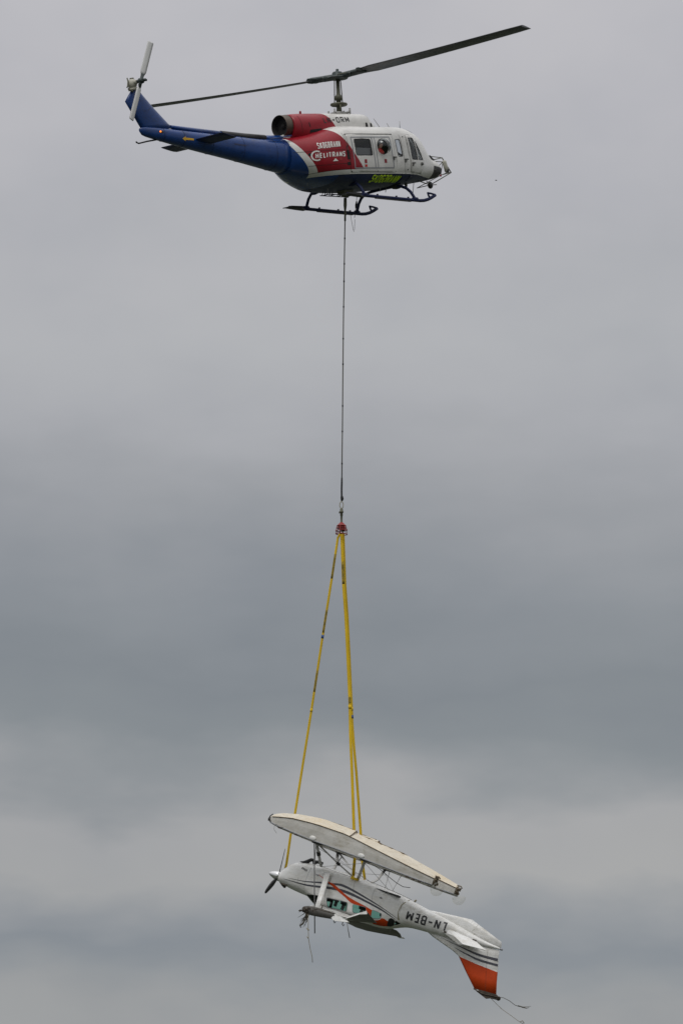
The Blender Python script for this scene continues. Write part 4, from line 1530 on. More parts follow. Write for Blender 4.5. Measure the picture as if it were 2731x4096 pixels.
for sg in (-1, 1):
    u1 = resample([(2.20, .395), (1.65, .335), (1.11, .20), (.78, .14), (.49, .075), (.14, .11), (-.38, .215), (-.97, .36), (-1.57, .545)], 40)
    l1 = resample([(2.20, .400), (1.65, .36), (1.11, .255), (.78, .195), (.49, .145), (.14, .175), (-.38, .265), (-.97, .385), (-1.57, .55)], 40)
    pdecal(band(u1, l1), 'pgrey', 'grey_stripe', sg)
    u2 = resample([(2.40, .455), (1.62, .42), (1.12, .33), (.94, .285), (.48, .225), (.10, .235), (-.42, .31), (-1.0, .42), (-1.44, .565)], 40)
    l2 = resample([(2.40, .46), (1.62, .46), (1.12, .395), (.94, .36), (.48, .305), (.10, .315), (-.42, .37), (-1.0, .465), (-1.44, .575)], 40)
    pdecal(band(u2, l2), 'pgrey', 'grey_stripe', sg)
    if sg > 0:
        continue
    ou = resample([(1.29, .015), (.90, .13), (.75, .145), (.55, .215), (.24, .345), (-.05, .42), (-.48, .488)], 24)
    ol = resample([(1.29, .025), (.90, .165), (.75, .22), (.63, .272), (.24, .42), (-.05, .53), (-.48, .505)], 24)
    pdecal(band(ou, ol), 'porange', 'orange_flash', sg, .006)
    pdecal([[(-.48, .488), (-.70, .535), (-.695, .60), (-.72, .79), (-.80, .80), (-.92, .77), (-1.01, .72), (-1.04, .665), (-1.12, .655), (-1.25, .70), (-1.25, .82), (-1.13, .855), (-1.0, .88), (-.8, .895), (-.62, .80), (-.535, .60)]],
           'porange', 'orange_flash', sg, .009, grid=.04)
    pdecal([round_poly([(-1.22, .82), (-1.26, .62), (-1.33, .565), (-1.445, .60), (-1.42, .74), (-1.32, .80)], .03, 2)], 'black', 'black_window_surround', sg, .014, grid=.04)
    for k in range(4):
        pdecal([[(1.90 - k * .055, -.05 + k * .01), (1.865 - k * .055, -.045 + k * .01), (1.855 - k * .055, .015 + k * .01), (1.89 - k * .055, .01 + k * .01)]], 'black', 'cowl_louvre', sg, .005)
    for pa in ([(1.60, -.2), (1.62, .25), (1.60, .66)], [(1.86, .48), (1.88, .30)], [(.13, -.16), (.06, .15), (.02, .5)], [(-.55, -.12), (-.56, .1), (-.60, .3)], [(-1.5, -.1), (-1.52, .2), (-1.5, .5)], [(.87, .0), (.88, .5), (.80, .88)]):
        pdecal(strip_polys(pa, .008), 'grey', 'skin_joint', sg, .0035)
    pdecal(strip_polys([(-1.62, -.12), (-1.50, .1), (-1.47, .35), (-1.55, .55)], [.02, .03, .02, .05]), 'drystalk', 'weed_line', sg, .005) if sg < 0 else None
    pdecal([circ(-.83, .10, .03, 10)], 'grey', 'fuel_drain', sg, .006)
    pdecal(strip_polys([(-.78, .10), (-.90, .115)], .012), 'torn', 'step_plate', sg, .006)
    for wp in ((W1, W2, W3) if sg < 0 else (LW1, LW2, LW3)):
        pdecal(outline_polys(wp, .014), 'grey', 'window_seal', sg, .003)
link_decal(letters('LN-BEM', P_BVH, -1, .006, (-3.00, .17), (-1.74, .20), (-3.005, .445), .175, .32, 0, .08), 'lettering', M['decal_black'], pf, 'dark grey registration LN-BEM, upside down in the photo')

# interior that shows through the green panes
b = MB()
b.box((.1, 0, -.12), (2.9, .9, .04))
b.build('cabin_floor', M['lining'], pf)
for x_, y_ in ((.86, -.25), (.80, .25), (.0, -.24), (.0, .24), (-.62, 0)):
    b = MB()
    b.box((x_, y_, .18), (.42, .36, .12))
    b.box((x_ - .23, y_, .40), (.08, .32, .42), Matrix.Rotation(R(-12), 3, 'Y'))
    b.box((x_ - .29, y_, .68), (.05, .16, .16))
    b.tube([(x_ - .27, y_ - .05, .55), (x_ - .29, y_ - .05, .66)], .015, 6)
    b.box((x_, y_, .0), (.3, .3, .26))
    b.build('seat', M['seat_dark'], plane, bevel=.03)
b = MB()
b.box((1.36, 0, .52), (.16, .92, .34))
b.build('instrument_panel', M['black'], plane)

# spinner and propeller
b = MB()
b.lathe((2.64, 0, .405), (1, 0, -.015), [(0, .15), (.10, .145), (.2, .12), (.32, .075), (.38, .035), (.41, .005)], 20)
spin = b.build('spinner', M['spinner'], plane)
for ph in (133, 253, 13):
    a = R(ph)
    d = Vector((0, math.cos(a), math.sin(a)))
    tn = Vector((0, -math.sin(a), math.cos(a)))
    b = MB()
    rings = []
    for u, w_, pit in ((.10, .035, 50), (.2, .05, 40), (.38, .075, 31), (.6, .075, 24), (.8, .06, 19), (.88, .03, 18)):
        wv = tn * math.cos(R(pit)) + Vector((1, 0, 0)) * math.sin(R(pit))
        nv = wv.cross(d).normalized()
        c0 = Vector((2.71, 0, .41)) + d * u
        rings.append([b.bm.verts.new(c0 + wv * w_ * q + nv * h * w_) for q, h in ((-1, 0), (-.4, .14), (.4, .2), (1, 0), (.4, -.1), (-.4, -.08))])
    b.rings(rings)
    b.build('propeller_blade', M['prop'], plane)
# exhaust stub and air scoop on the belly of the cowl
b = MB()
b.tube([(2.02, -.22, -.19), (1.90, -.22, -.27), (1.80, -.22, -.36), (1.70, -.22, -.37)], [.05, .06, .055, .05], 10)
b.tube([(1.72, -.2, -.30), (1.58, -.2, -.36), (1.42, -.22, -.35)], [.07, .05, .055], 10)
b.prism([(2.12, -.2, -.20), (1.86, -.2, -.30), (1.86, -.2, -.22)], (0, .16, 0))
b.build('exhaust_stub', M['black'], plane)
b = MB()
b.box((2.28, -.42, .62), (.22, .05, .05))
b.build('cowl_latch', M['torn'], pf, bevel=.01)
b = MB()
b.prism([(1.40, -.575, .03), (1.26, -.575, .03), (1.30, -.575, .06)], (0, .04, 0))
b.build('step_bracket', M['grey'], pf)

# fin, rudder, ventral fin, torn right tailplane
def airfoil_ring(bm, le, te, th, axis):
    le, te = Vector(le), Vector(te)
    out = []
    for u, k in ((0, 0), (.06, .45), (.2, .85), (.4, 1), (.7, .6), (1, .08), (1, -.08), (.7, -.6), (.4, -1), (.2, -.85), (.06, -.45)):
        out.append(bm.verts.new(le + (te - le) * u + Vector(axis) * th * k))
    return out


b = MB()
b.rings([airfoil_ring(b.bm, l, t, h, (0, 1, 0)) for l, t, h in (((-2.30, 0, .56), (-4.77, 0, .46), .05), ((-2.62, 0, .69), (-4.81, 0, .66), .05), ((-3.37, 0, .90), (-4.89, 0, .90), .055), ((-3.60, 0, .995), (-4.915, 0, 1.0), .055),
                                                              ((-4.0, 0, 1.39), (-5.02, 0, 1.39), .045), ((-4.43, 0, 1.79), (-5.135, 0, 1.745), .035))])
bmesh.ops.recalc_face_normals(b.bm, faces=b.bm.faces)
bmesh.ops.triangulate(b.bm, faces=b.bm.faces)
FB = BVHTree.FromBMesh(b.bm)
ob = lambda x: 1.00 + max(0, -3.6 - x) * .10 if x > -4.2 else 1.06 + (-4.2 - x) * .045
cut_line(b.bm, (-3.55, .995), (-4.2, 1.06))
cut_line(b.bm, (-4.2, 1.06), (-5.2, 1.105))
for f in b.bm.faces:
    c = f.calc_center_median()
    f.material_index = 1 if c.z > ob(c.x) else 0
tfin = b.build('tail_fin', [M['pwhite'], M['porange']], plane, recalc=False)
for sg in (-1, 1):
    up = resample([(-2.89, .64), (-3.60, .705), (-4.20, .745), (-4.84, .70)], 20)
    lo = resample([(-2.89, .645), (-3.60, .735), (-4.20, .81), (-4.84, .785)], 20)
    pdecal(band(up, lo), 'pgrey', 'grey_stripe', sg, .006, FB, tfin, .05)
    up = resample([(-3.39, .785), (-3.66, .83), (-3.95, .865), (-4.28, .89), (-4.87, .862)], 20)
    lo = resample([(-3.39, .79), (-3.66, .86), (-3.95, .91), (-4.28, .955), (-4.89, .93)], 20)
    pdecal(band(up, lo), 'pgrey', 'grey_stripe', sg, .006, FB, tfin, .05)
    pdecal(strip_polys([(-4.42, .56), (-4.56, 1.06), (-4.78, 1.74)], .005), 'torn', 'rudder_gap', sg, .008, FB, tfin)
b = MB()
b.prism([(-4.40, 0, 1.77), (-5.14, 0, 1.735), (-5.30, 0, 1.83), (-5.20, 0, 1.87), (-4.98, 0, 1.90), (-4.86, 0, 1.95), (-4.62, 0, 1.87), (-4.45, 0, 1.80)], (0, .10, 0))
b.tube([(-4.5, .05, 1.82), (-4.8, .06, 1.9), (-5.25, .05, 1.86)], .02, 6)
b.tube([(-4.42, -.06, 1.79), (-4.75, -.07, 1.85), (-5.28, -.06, 1.80)], .018, 6)
b.ball((-5.24, 0, 1.83), .07, 8, 6)
b.build('torn_fin_tip', M['torn'], tfin)
b = MB()
b.prism([(-4.38, -.03, 1.775), (-4.55, -.05, 1.80), (-4.6, -.05, 1.79), (-4.5, -.04, 1.77)], (0, .012, 0))
b.build('bent_skin', M['pwhite'], tfin)
b = MB()
b.rings([airfoil_ring(b.bm, l, t, h, (0, 1, 0)) for l, t, h in (((-2.05, 0, .0), (-4.78, 0, .40), .04), ((-2.30, 0, -.05), (-4.785, 0, .34), .04), ((-3.15, 0, -.125), (-4.76, 0, .24), .035), ((-3.62, 0, -.165), (-4.72, 0, .19), .012))])
VB = BVHTree.FromBMesh(b.bm)
vfin = b.build('ventral_fin', M['pwhite'], plane)
pdecal(strip_polys([(-3.86, -.08), (-3.80, .10), (-3.70, .25)], .012), 'drystalk', 'skin_joint', -1, .004, VB, vfin)
b = MB()
b.prism([(-2.93, -.20, .47), (-3.12, -.19, .34), (-3.95, -.16, .41), (-4.53, -.47, .615), (-3.78, -.50, .66), (-3.38, -.36, .50)], (.004, .012, .018))
b.prism([(-2.93, -.20, .47), (-3.38, -.36, .50), (-3.78, -.50, .66), (-3.60, -.38, .69), (-3.2, -.22, .56)], (.003, .012, .018))
st = b.build('bent_tailplane', M['pwhite'], plane)
b = MB()
b.box((-3.98, -.19, .42), (.12, .05, .06))
b.tube([(-3.3, -.22, .40), (-3.9, -.19, .41)], .008, 6)
b.box((-3.05, -.24, .455), (.12, .03, .05))
b.build('hinge_bracket', M['torn'], st)
b = MB()
b.ball((-4.80, 0, .41), .045, 8, 6, (1.6, 1, .8))
b.build('tail_lamp', M['grey'], plane)

# wings: torn stubs
def wing_ring(bm, le, te, th, n=9):
    le, te = Vector(le), Vector(te)
    up = [(1, .02), (.8, .32), (.6, .62), (.4, .88), (.2, .86), (.08, .6), (.02, .3)]
    lo = [(0, 0), (.03, -.2), (.12, -.34), (.3, -.4), (.55, -.33), (.8, -.16), (1, -.02)]
    return [bm.verts.new(le + (te - le) * u + Vector((0, 0, 1)) * h * th) for u, h in up + lo]


b = MB()
nr = []
for k in range(7):
    t = k / 6
    y_ = -.45 - 1.33 * t
    wob = .02 * math.sin(k * 2.1) if 0 < k < 6 else 0
    nr.append(wing_ring(b.bm, (1.14 - .20 * t, y_ + wob, .93 + .27 * t), (-.42 - .08 * t, y_, .90 + .17 * t), .15))
b.rings(nr, 0)
for f in b.bm.faces:
    c = f.calc_center_median()
    f.material_index = 2 if len(f.verts) > 4 else 0
for f in b.bm.faces:
    vs = [v.co for v in f.verts]
bmesh.ops.recalc_face_normals(b.bm, faces=b.bm.faces)
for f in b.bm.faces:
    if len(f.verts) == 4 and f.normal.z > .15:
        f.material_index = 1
rw = b.build('wing', [M['pwhite'], M['shaded_skin'], M['shaded_skin']], plane, recalc=False)
b = MB()
q = []
for x_, zt_, zb_ in ((.93, 1.30, 1.15), (.80, 1.335, 1.09), (.6, 1.335, 1.055), (.3, 1.30, 1.045), (.0, 1.255, 1.04), (-.12, 1.235, 1.045)):
    q.append([b.bm.verts.new((x_, -1.76 - .06 * (1 - abs(2 * u - 1) ** 2), zb_ + (zt_ - zb_) * u)) for u in (0, .15, .35, .5, .65, .85, 1)])
for r0, r1 in zip(q[:-1], q[1:]):
    for k in range(6):
        b.face([r0[k], r0[k + 1], r1[k + 1], r1[k]], 0, True)
b.build('crumpled_skin', M['dark_skin'], rw)
rw['label'] = 'right wing torn off just outside its strut'
b = MB()
rnd = random.Random(3)
for k in range(34):
    a = Vector((.95 - rnd.random() * .24, -1.74 - rnd.random() * .07, 1.15 + rnd.random() * .14))
    d = Vector((rnd.uniform(-.05, .07), rnd.uniform(-.05, .02), rnd.uniform(-.05, .05)))
    b.tube([a, a + d * .6 + Vector((0, 0, rnd.uniform(-.02, .02))), a + d], [rnd.uniform(.025, .05), .03, .008], 6)
for k in range(8):
    a = Vector((.92 - rnd.random() * .1, -1.77, 1.18 + rnd.random() * .12))
    b.tube([a, a + Vector((rnd.uniform(.04, .14), 0, rnd.uniform(-.03, .1)))], [.008, .003], 5)
for k in range(14):
    a = Vector((.74 - rnd.random() * .26, -1.80, 1.13 + rnd.random() * .10))
    b.tube([a, a + Vector((rnd.uniform(-.05, .05), -.01, rnd.uniform(-.03, .05))), a + Vector((rnd.uniform(-.1, .1), 0, rnd.uniform(-.03, .05)))], [.012, .02, .006], 5)
b.build('torn_leading_edge', M['torn'], rw)
b = MB()
b.tube([(.5, -1.78, 1.10), (.2, -1.79, 1.09), (-.1, -1.78, 1.075)], .02, 6)
b.tube([(.55, -1.2, 1.015), (.2, -1.25, 1.0), (-.05, -1.3, 1.02), (-.35, -1.15, .99)], .014, 6)
b.build('torn_rib_edge', M['torn'], rw)
b = MB()
b.prism([(-.11, -1.80, 1.07), (-.27, -1.82, 1.06), (-.65, -1.84, 1.18), (-.40, -1.86, 1.235), (-.18, -1.84, 1.275), (-.05, -1.82, 1.225)], (.0, .012, .004))
b.build('bent_skin', M['pwhite'], rw)
b = MB()
for x_ in (-.12, -.41):
    b.tube([(x_, -1.76, 1.18), (x_ - .02, -1.76, 1.30), (x_ - .06, -1.76, 1.33), (x_ - .08, -1.76, 1.28)], .016, 6)
b.build('flap_hook', M['grey'], rw)
b = MB()
fa, fb2, fc, fd, fe = (-.46, -1.75, 1.10), (-.86, -1.70, .80), (-.99, -1.64, .70), (-1.05, -.72, .865), (-.42, -.6, .99)
b.prism([fa, fb2, fc, fd, fe], Vector((-.02, .01, .02)))
flap = b.build('flap', M['shaded_skin'], plane)
b = MB()
off_ = Vector((.012, -.012, -.022))
b.prism([Vector(fa) + off_ * 1.0, Vector(fb2) + off_, Vector(fc) + off_, Vector(fc) + Vector((-.04, -.02, .07)), Vector(fb2) + Vector((.03, -.03, .05)), Vector(fa) + Vector((.0, -.02, .02))], Vector((.004, -.012, .0)))
b.build('flap_edge', M['pwhite'], flap)
b = MB()
nr = []
for k in range(5):
    t = k / 4
    y_ = .42 + 1.78 * t
    nr.append(wing_ring(b.bm, (1.14 - .12 * t, y_, .93 - .03 * t), ((-.80, -.92, -.98, -.96, -.88)[k], y_, (.80, .775, .765, .80, .86)[k]), .14))
b.rings(nr, 0)
bmesh.ops.recalc_face_normals(b.bm, faces=b.bm.faces)
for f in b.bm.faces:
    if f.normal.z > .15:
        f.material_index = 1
lw = b.build('wing', [M['pwhite'], M['shaded_skin']], plane, recalc=False)
lw['label'] = 'left wing stub torn off beyond the cabin'
b = MB()
b.prism([(-.62, 2.2, .86), (-.92, 2.22, .85), (-.98, 2.24, .87), (-.8, 2.22, .90)], (0, .02, .01))
b.build('bent_skin', M['pwhite'], lw)
# wing struts
for sg, end in ((-1, (.60, -1.52, 1.035)), (1, (.62, 1.52, .87))):
    b = MB()
    b.tube([(1.03, sg * .575, -.08), (.98, sg * .66, .02), Vector((1.0, sg * .6, 0)).lerp(Vector(end), .6), Vector(end)], [.115, .10, .095, .08], 12, flat=(1, .42), up=(0, 1, 0))
    ws = b.build('wing_strut', M['pwhite'], plane)
    b = MB()
    b.box((1.0, sg * .58, -.10), (.34, .06, .10), Matrix.Rotation(R(-6), 3, 'Y'))
    b.build('strut_fairing', M['pwhite'], ws, bevel=.02)
    b = MB()
    b.tube([Vector(end) + Vector((-.14, 0, -.12)), Vector(end) + Vector((-.14, 0, .03))], .018, 6)
    b.box(Vector(end) + Vector((-.16, 0, .02)), (.08, .05, .05))
    b.build('strut_bolt', M['torn'], ws)

# floats
def interp(tab, x):
    tab = sorted(tab)
    if x <= tab[0][0]:
        return tab[0][1]
    for (a, va), (c, vc) in zip(tab[:-1], tab[1:]):
        if x <= c:
            t = (x - a) / (c - a)
            return va + (vc - va) * t
    return tab[-1][1]


WT = [(3.13, .05), (3.08, .12), (2.98, .20), (2.75, .275), (2.3, .33), (1.6, .365), (.4, .365), (-.8, .33), (-1.7, .27), (-2.6, .19)]
ZD = [(3.13, -1.06), (3.05, -1.0), (2.95, -.975), (2.79, -.94), (2.16, -.885), (1.39, -.835), (.52, -.81), (-.3, -.78), (-1.14, -.74), (-2.0, -.70), (-2.6, -.685)]
ZC = [(3.13, -1.12), (3.05, -1.14), (2.9, -1.175), (2.32, -1.285), (1.53, -1.335), (.56, -1.32), (.3, -1.29), (-.41, -1.185), (-1.06, -1.09), (-1.91, -.97), (-2.6, -.885)]
ZK = [(3.13, -1.15), (3.05, -1.24), (2.95, -1.30), (2.75, -1.375), (2.26, -1.49), (1.48, -1.58), (.36, -1.535), (.34, -1.475), (-.6, -1.39), (-1.71, -1.18), (-2.6, -.985)]
xsF = [3.13, 3.1, 3.05, 2.98, 2.9, 2.75, 2.55, 2.3, 2.0, 1.7, 1.4, 1.1, .8, .55, .36, .34, .1, -.3, -.7, -1.1, -1.5, -1.9, -2.25, -2.55]


def make_float(yc, dx=0.0, dz=0.0):
    fl = MB()
    hl = MB()
    fr, hr = [], []
    for x in xsF:
        w_, zd, zc, zk = interp(WT, x), interp(ZD, x), interp(ZC, x), interp(ZK, x)
        if x > 2.98:
            zc = max(zc, zk + .02)
        fr.append([fl.bm.verts.new((x, yc + y, z)) for y, z in ((w_, zc), (w_ * 1.0, zc * .6 + zd * .4), (w_ * .93, zd), (w_ * .5, zd + .035), (-w_ * .5, zd + .035), (-w_ * .93, zd), (-w_, zc * .6 + zd * .4), (-w_, zc))])
        hr.append([hl.bm.verts.new((x, yc + y, z)) for y, z in ((-w_ - .012, zc), (-w_ * .8, zc - (zc - zk) * .12), (-w_ * .4, zc - (zc - zk) * .58), (0, zk), (w_ * .4, zc - (zc - zk) * .58), (w_ * .8, zc - (zc - zk) * .12), (w_ + .012, zc))])
    for mb_, rg in ((fl, fr), (hl, hr)):
        for a, c in zip(rg[:-1], rg[1:]):
            for k in range(len(a) - 1):
                mb_.face([a[k], a[k + 1], c[k + 1], c[k]], 0, False)
        mb_.face(rg[-1])
        mb_.face(list(reversed(rg[0])))
    fo = fl.build('float', M['fside'], plane)
    fo.location = (dx, 0, dz)
    ho = hl.build('hull_bottom', M['fbottom'], fo)
    for s in (-1, 1):
        b = MB()
        b.tube([(x, yc + s * (interp(WT, x) + .014), interp(ZC, x) + .006) for x in xsF[3:]], .011, 6)
        b.build('chine_rail', M['algae'], fo)
        b = MB()
        b.tube([(x, yc + s * (interp(WT, x) * .94 + .004), interp(ZD, x) + .004) for x in xsF[3:]], .022, 6)
        b.build('deck_rail', M['grey'], fo)
    b = MB()
    b.tube([(3.11, yc - .1, -1.02), (3.15, yc - .03, -1.07), (3.155, yc, -1.1), (3.15, yc + .03, -1.07), (3.11, yc + .1, -1.02)], .022, 8)
    b.tube([(3.155, yc, -1.07), (3.15, yc, -1.16), (3.08, yc, -1.25)], .016, 8)
    b.tube([(3.10, yc - .12, -1.16), (3.06, yc - .165, -1.05), (2.99, yc - .19, -.99)], .016, 8)
    b.build('bow_bumper', M['rubber'], fo)
    b = MB()
    b.tube([(.36, yc - .375, -1.30), (.355, yc - .30, -1.335), (.35, yc - .15, -1.45), (.35, yc, -1.54), (.35, yc + .15, -1.45), (.355, yc + .30, -1.335), (.36, yc + .375, -1.30)], .014, 6)
    b.build('step_edge', M['algae'], fo)
    for x, y in ((.75, .06), (-.25, .04)):
        b = MB()
        n_ = 8
        top = [(x + .55 - 1.1 * k / n_, yc + y + .05 * math.sin(k * 1.9), interp(ZK, x + .55 - 1.1 * k / n_) + .012) for k in range(n_ + 1)]
        b.tube(top, [.012, .03, .022, .035, .02, .03, .03, .02, .008], 6)
        b.build('keel_weed', M['algae'], fo)
    for x in (1.47, -.18):
        b = MB()
        b.ball((x, yc - interp(WT, x) * .95, interp(ZD, x) - .06), .075, 14, 8, (1.5, .5, 1.0))
        b.ball((x, yc + interp(WT, x) * .95, interp(ZD, x) - .06), .075, 14, 8, (1.5, .5, 1.0))
        b.build('strut_fitting_cover', M['pwhite'], fo)
        b = MB()
        b.box((x - .06, yc - .2, interp(ZD, x) + .04), (.18, .08, .05))
        b.tube([(x - .1, yc - .3, interp(ZD, x) + .03), (x - .25, yc - .3, interp(ZD, x) + .05), (x - .42, yc - .3, interp(ZD, x) + .02)], .02, 6)
        b.build('deck_cleat', M['black'], fo)
    for x in (2.62, 2.02, -1.95, -1.75, -2.15):
        b = MB()
        b.box((x, yc - interp(WT, x) * .95, interp(ZD, x) + .03), (.11, .05, .05))
        b.build('deck_fitting', M['torn'], fo, bevel=.01)
    b = MB()
    for k in range(12):
        b.box((-2.56 - rnd.random() * .05, yc + rnd.uniform(-.16, .16), -.70 - rnd.random() * .28), (.045, .035, .03 + rnd.random() * .05), Matrix.Rotation(rnd.uniform(-1, 1), 3, 'X'))
    b.tube([(-2.55, yc - .15, -.97), (-2.66, yc - .1, -.98), (-2.72, yc - .12, -.93)], .02, 6)
    b.tube([(-2.57, yc - .15, -.9), (-2.58, yc - .16, -.7)], .022, 6)
    b.build('torn_stern', M['stern'], fo)
    # thin fibreglass stern shell curling off the transom
    b = MB()
    nn = 12
    for rr_ in (0, 1):
        pass
    rg = []
    for k in range(nn + 1):
        a = R(-30 + 200 * k / nn)
        rg.append([b.bm.verts.new((-2.72 + .04 * q - .21 * math.cos(a) * (1 - .15 * q), yc - .10 + .14 * q, -.67 + .24 * math.sin(a) * (1 - .1 * q) * .9 + .05)) for q in (0, .5, 1)])
    cen = [b.bm.verts.new((-2.70, yc - .02, -.70))]
    for a, c in zip(rg[:-1], rg[1:]):
        for k in range(2):
            b.face([a[k], a[k + 1], c[k + 1], c[k]], 0, True)
        b.face([a[0], c[0], cen[0]], 0, True)
    b.build('stern_shell', M['fibre'], fo)
    return fo


fR = make_float(-1.2)
fR['label'] = 'nearer float with a grey dirt-streaked side'
fL = make_float(1.2, .12, -.11)
fL['label'] = 'farther float seen behind the nearer one'

# float struts, spreader bars and bracing wires
for sg in (-1, 1):
    for pts, r_ in (([(1.47, sg * 1.12, -.82), (1.40, sg * .85, -.56), (1.32, sg * .50, -.24)], .05), ([(1.40, sg * 1.10, -.80), (.72, sg * .78, -.46), (.14, sg * .46, -.20)], .04), ([(-.18, sg * 1.10, -.77), (-.05, sg * .78, -.48), (.08, sg * .46, -.21)], .045)):
        b = MB()
        if sg > 0:
            pts = [(pts[0][0] + .12, pts[0][1], pts[0][2] - .10)] + pts[1:]
        b.tube(pts, r_, 10, flat=(1, .6))
        fs_ = b.build('float_strut', M['strut'], plane)
        if r_ != .045 and sg < 0:
            b = MB()
            m_ = Vector(pts[1])
            dd = (Vector(pts[2]) - Vector(pts[0])).normalized()
            b.tube([m_ - dd * .06, m_ + dd * .06], r_ + .012, 10)
            b.build('strut_clamp', M['black'], fs_)
    b = MB()
    b.tube([(1.42, sg * 1.1, -.80), (1.36, sg * .5, -.26)], .016, 6)
    b.tube([(.10, sg * .46, -.22), (1.32, sg * .48, -.24)], .005, 5)
    b.tube([(1.45, sg * 1.0, -.72), (-.1, -sg * .4, -.30)], .006, 5)
    b.tube([(-.15, sg * 1.0, -.70), (1.3, sg * .45, -.25)], .006, 5)
    b.tube([(-.15, sg * 1.0, -.72), (-.9, sg * .3, -.22)], .006, 5)
    b.build('bracing_wire', M['wire'], plane)
for x in (1.47, -.18):
    b = MB()
    b.tube([(x, -.95, interp(ZD, x) + .03), (x + .12, .95, interp(ZD, x) - .08)], .035, 10)
    b.build('spreader_bar', M['strut'], plane)
b = MB()
b.tube([(-.30, -.9, -.76), (-.55, -.6, -.70), (-.8, -.3, -.58), (-1.0, -.1, -.5), (-1.2, 0, -.46), (-1.42, 0, -.50)], .010, 8)
b.build('loose_hose', M['rubber'], plane)
for xa, xb in ((-.35, -.55), (-.75, -.80)):
    b = MB()
    b.tube([(xa + .12, 1.05, -.86), (xb, .3, -.25)], .010, 6)
    b.build('rudder_cable', M['wire'], plane)
b = MB()
b.tube([(-.1, -.16, -.297), (-.6, -.16, -.262), (-1.2, -.15, -.212), (-1.63, -.12, -.157)], .006, 6)
b.build('belly_conduit', M['torn'], plane)
b = MB()
b.tube([(-1.72, -.06, -.13), (-1.76, -.06, -.20)], .03, 6)
b.build('belly_stub', M['drystalk'], plane)
b = MB()
b.tube([(-1.22, .1, .80), (-1.24, .1, .95)], .012, 6)
b.build('roof_aerial', M['steel'], plane)

# ------------------------------------------------------------------ SLINGS
PW = lambda v: PM4 @ Vector(v)


def sling(name_label, path, width, prints, tags, group='yellow slings lifting the seaplane'):
    """path: [(x, y, z)] in world metres"""
    org = Vector(path[0])
    o = empty('sling', org, (0, 0, 0), name_label, 'sling', group)
    ps = [Vector(p) - org for p in path]
    b = MB()
    b.tube(ps, width, 10, flat=(1, .4), up=(0, 1, 0))
    b.build('webbing', M['yellow'], o)

    def at(z):
        for a, c in zip(ps[:-1], ps[1:]):
            if c.z <= z - org.z <= a.z:
                t = (a.z - (z - org.z)) / max(1e-6, a.z - c.z)
                return a.lerp(c, t)
        return ps[-1]
    for z0, z1 in prints:
        b = MB()
        n_ = 6
        b.tube([at(z0 - (z0 - z1) * k / n_) for k in range(n_ + 1)], width * .97, 10, flat=(1, .46), up=(0, 1, 0))
        b.build('printed_marking', M['print'], o)
    for z, m_ in tags:
        b = MB()
        b.tube([at(z + .05), at(z - .05)], width * 1.15, 8, flat=(1, .55), up=(0, 1, 0))
        b.build('sling_label' if m_ == 'tag' else 'sling_joint', M[m_], o)
    return o


def lerp_y(pts, ya, yb):
    z0, z1 = pts[0][1], pts[-1][1]
    return [(x, ya + (yb - ya) * (z0 - z) / (z0 - z1), z) for x, z in pts]


a0 = PW((2.60, -.02, .06))
sling('single left-hand yellow sling running down to the seaplane nose behind its propeller',
      lerp_y([(-.02, 37.15), (-.11, 37.00), (-.29, 35.79), (-.57, 34.01), (-.91, 31.75), (-1.42, 28.53), (-1.54, 27.96), (-1.66, 27.1), (a0.x, a0.z - .06)], Y0, a0.y),
      .036, [(36.5, 35.75), (34.8, 34.1), (32.95, 32.3)], [(33.98, 'tag'), (31.74, 'yellow')])
a1, a2 = PW((.22, -.50, -.21)), PW((.05, .28, -.31))
tp = [(.00, 37.15), (.01, 37.00), (.06, 35.55), (.13, 34.54), (.19, 33.31), (.255, 31.84)]
sA = sling('thicker yellow sling ending in a loop around the rear float strut of the near side',
           lerp_y(tp + [(.27, 30.94), (.32, 29.64), (.375, 28.01), (.41, 27.23), (a1.x, a1.z + .05)], Y0, a1.y), .045, [(36.25, 35.55), (32.05, 31.85)], [(31.74, 'yellow')])
b = MB()
org = sA.location
lp = []
for k in range(13):
    a = R(30 * k)
    lp.append(PW((.17 + .10 * math.cos(a), -.50 + .07 * math.sin(a), -.20)) - org)
b.tube(lp, .035, 8, cap=False)
b.tube([PW((.24, -.56, -.24)) - org, PW((.16, -.58, -.19)) - org, PW((.06, -.58, -.20)) - org], .04, 8)
b.build('choker_loop', M['yellow'], sA)
sling('rightmost yellow sling passing down to the far side of the seaplane belly',
      lerp_y([(x + .05, z) for x, z in tp] + [(.325, 31.3), (.38, 30.55), (.45, 29.77), (.58, 27.96), (.62, 27.13), (a2.x - .08, a2.z + .04)], Y0 + .06, a2.y), .040, [], [(31.74, 'yellow'), (31.5, 'tag')])

# ------------------------------------------------------------------ THINGS HANGING FROM THE WRECK
def strand_thing(name, label, cat, strands, mat, group=None):
    org = Vector(strands[0][0][0])
    o = MB()
    for pts, r_ in strands:
        o.tube([Vector(p) - org for p in pts], r_, 6)
    ob_ = o.build(name, M[mat], None)
    ob_.location = org
    return tag(ob_, label, cat, group)


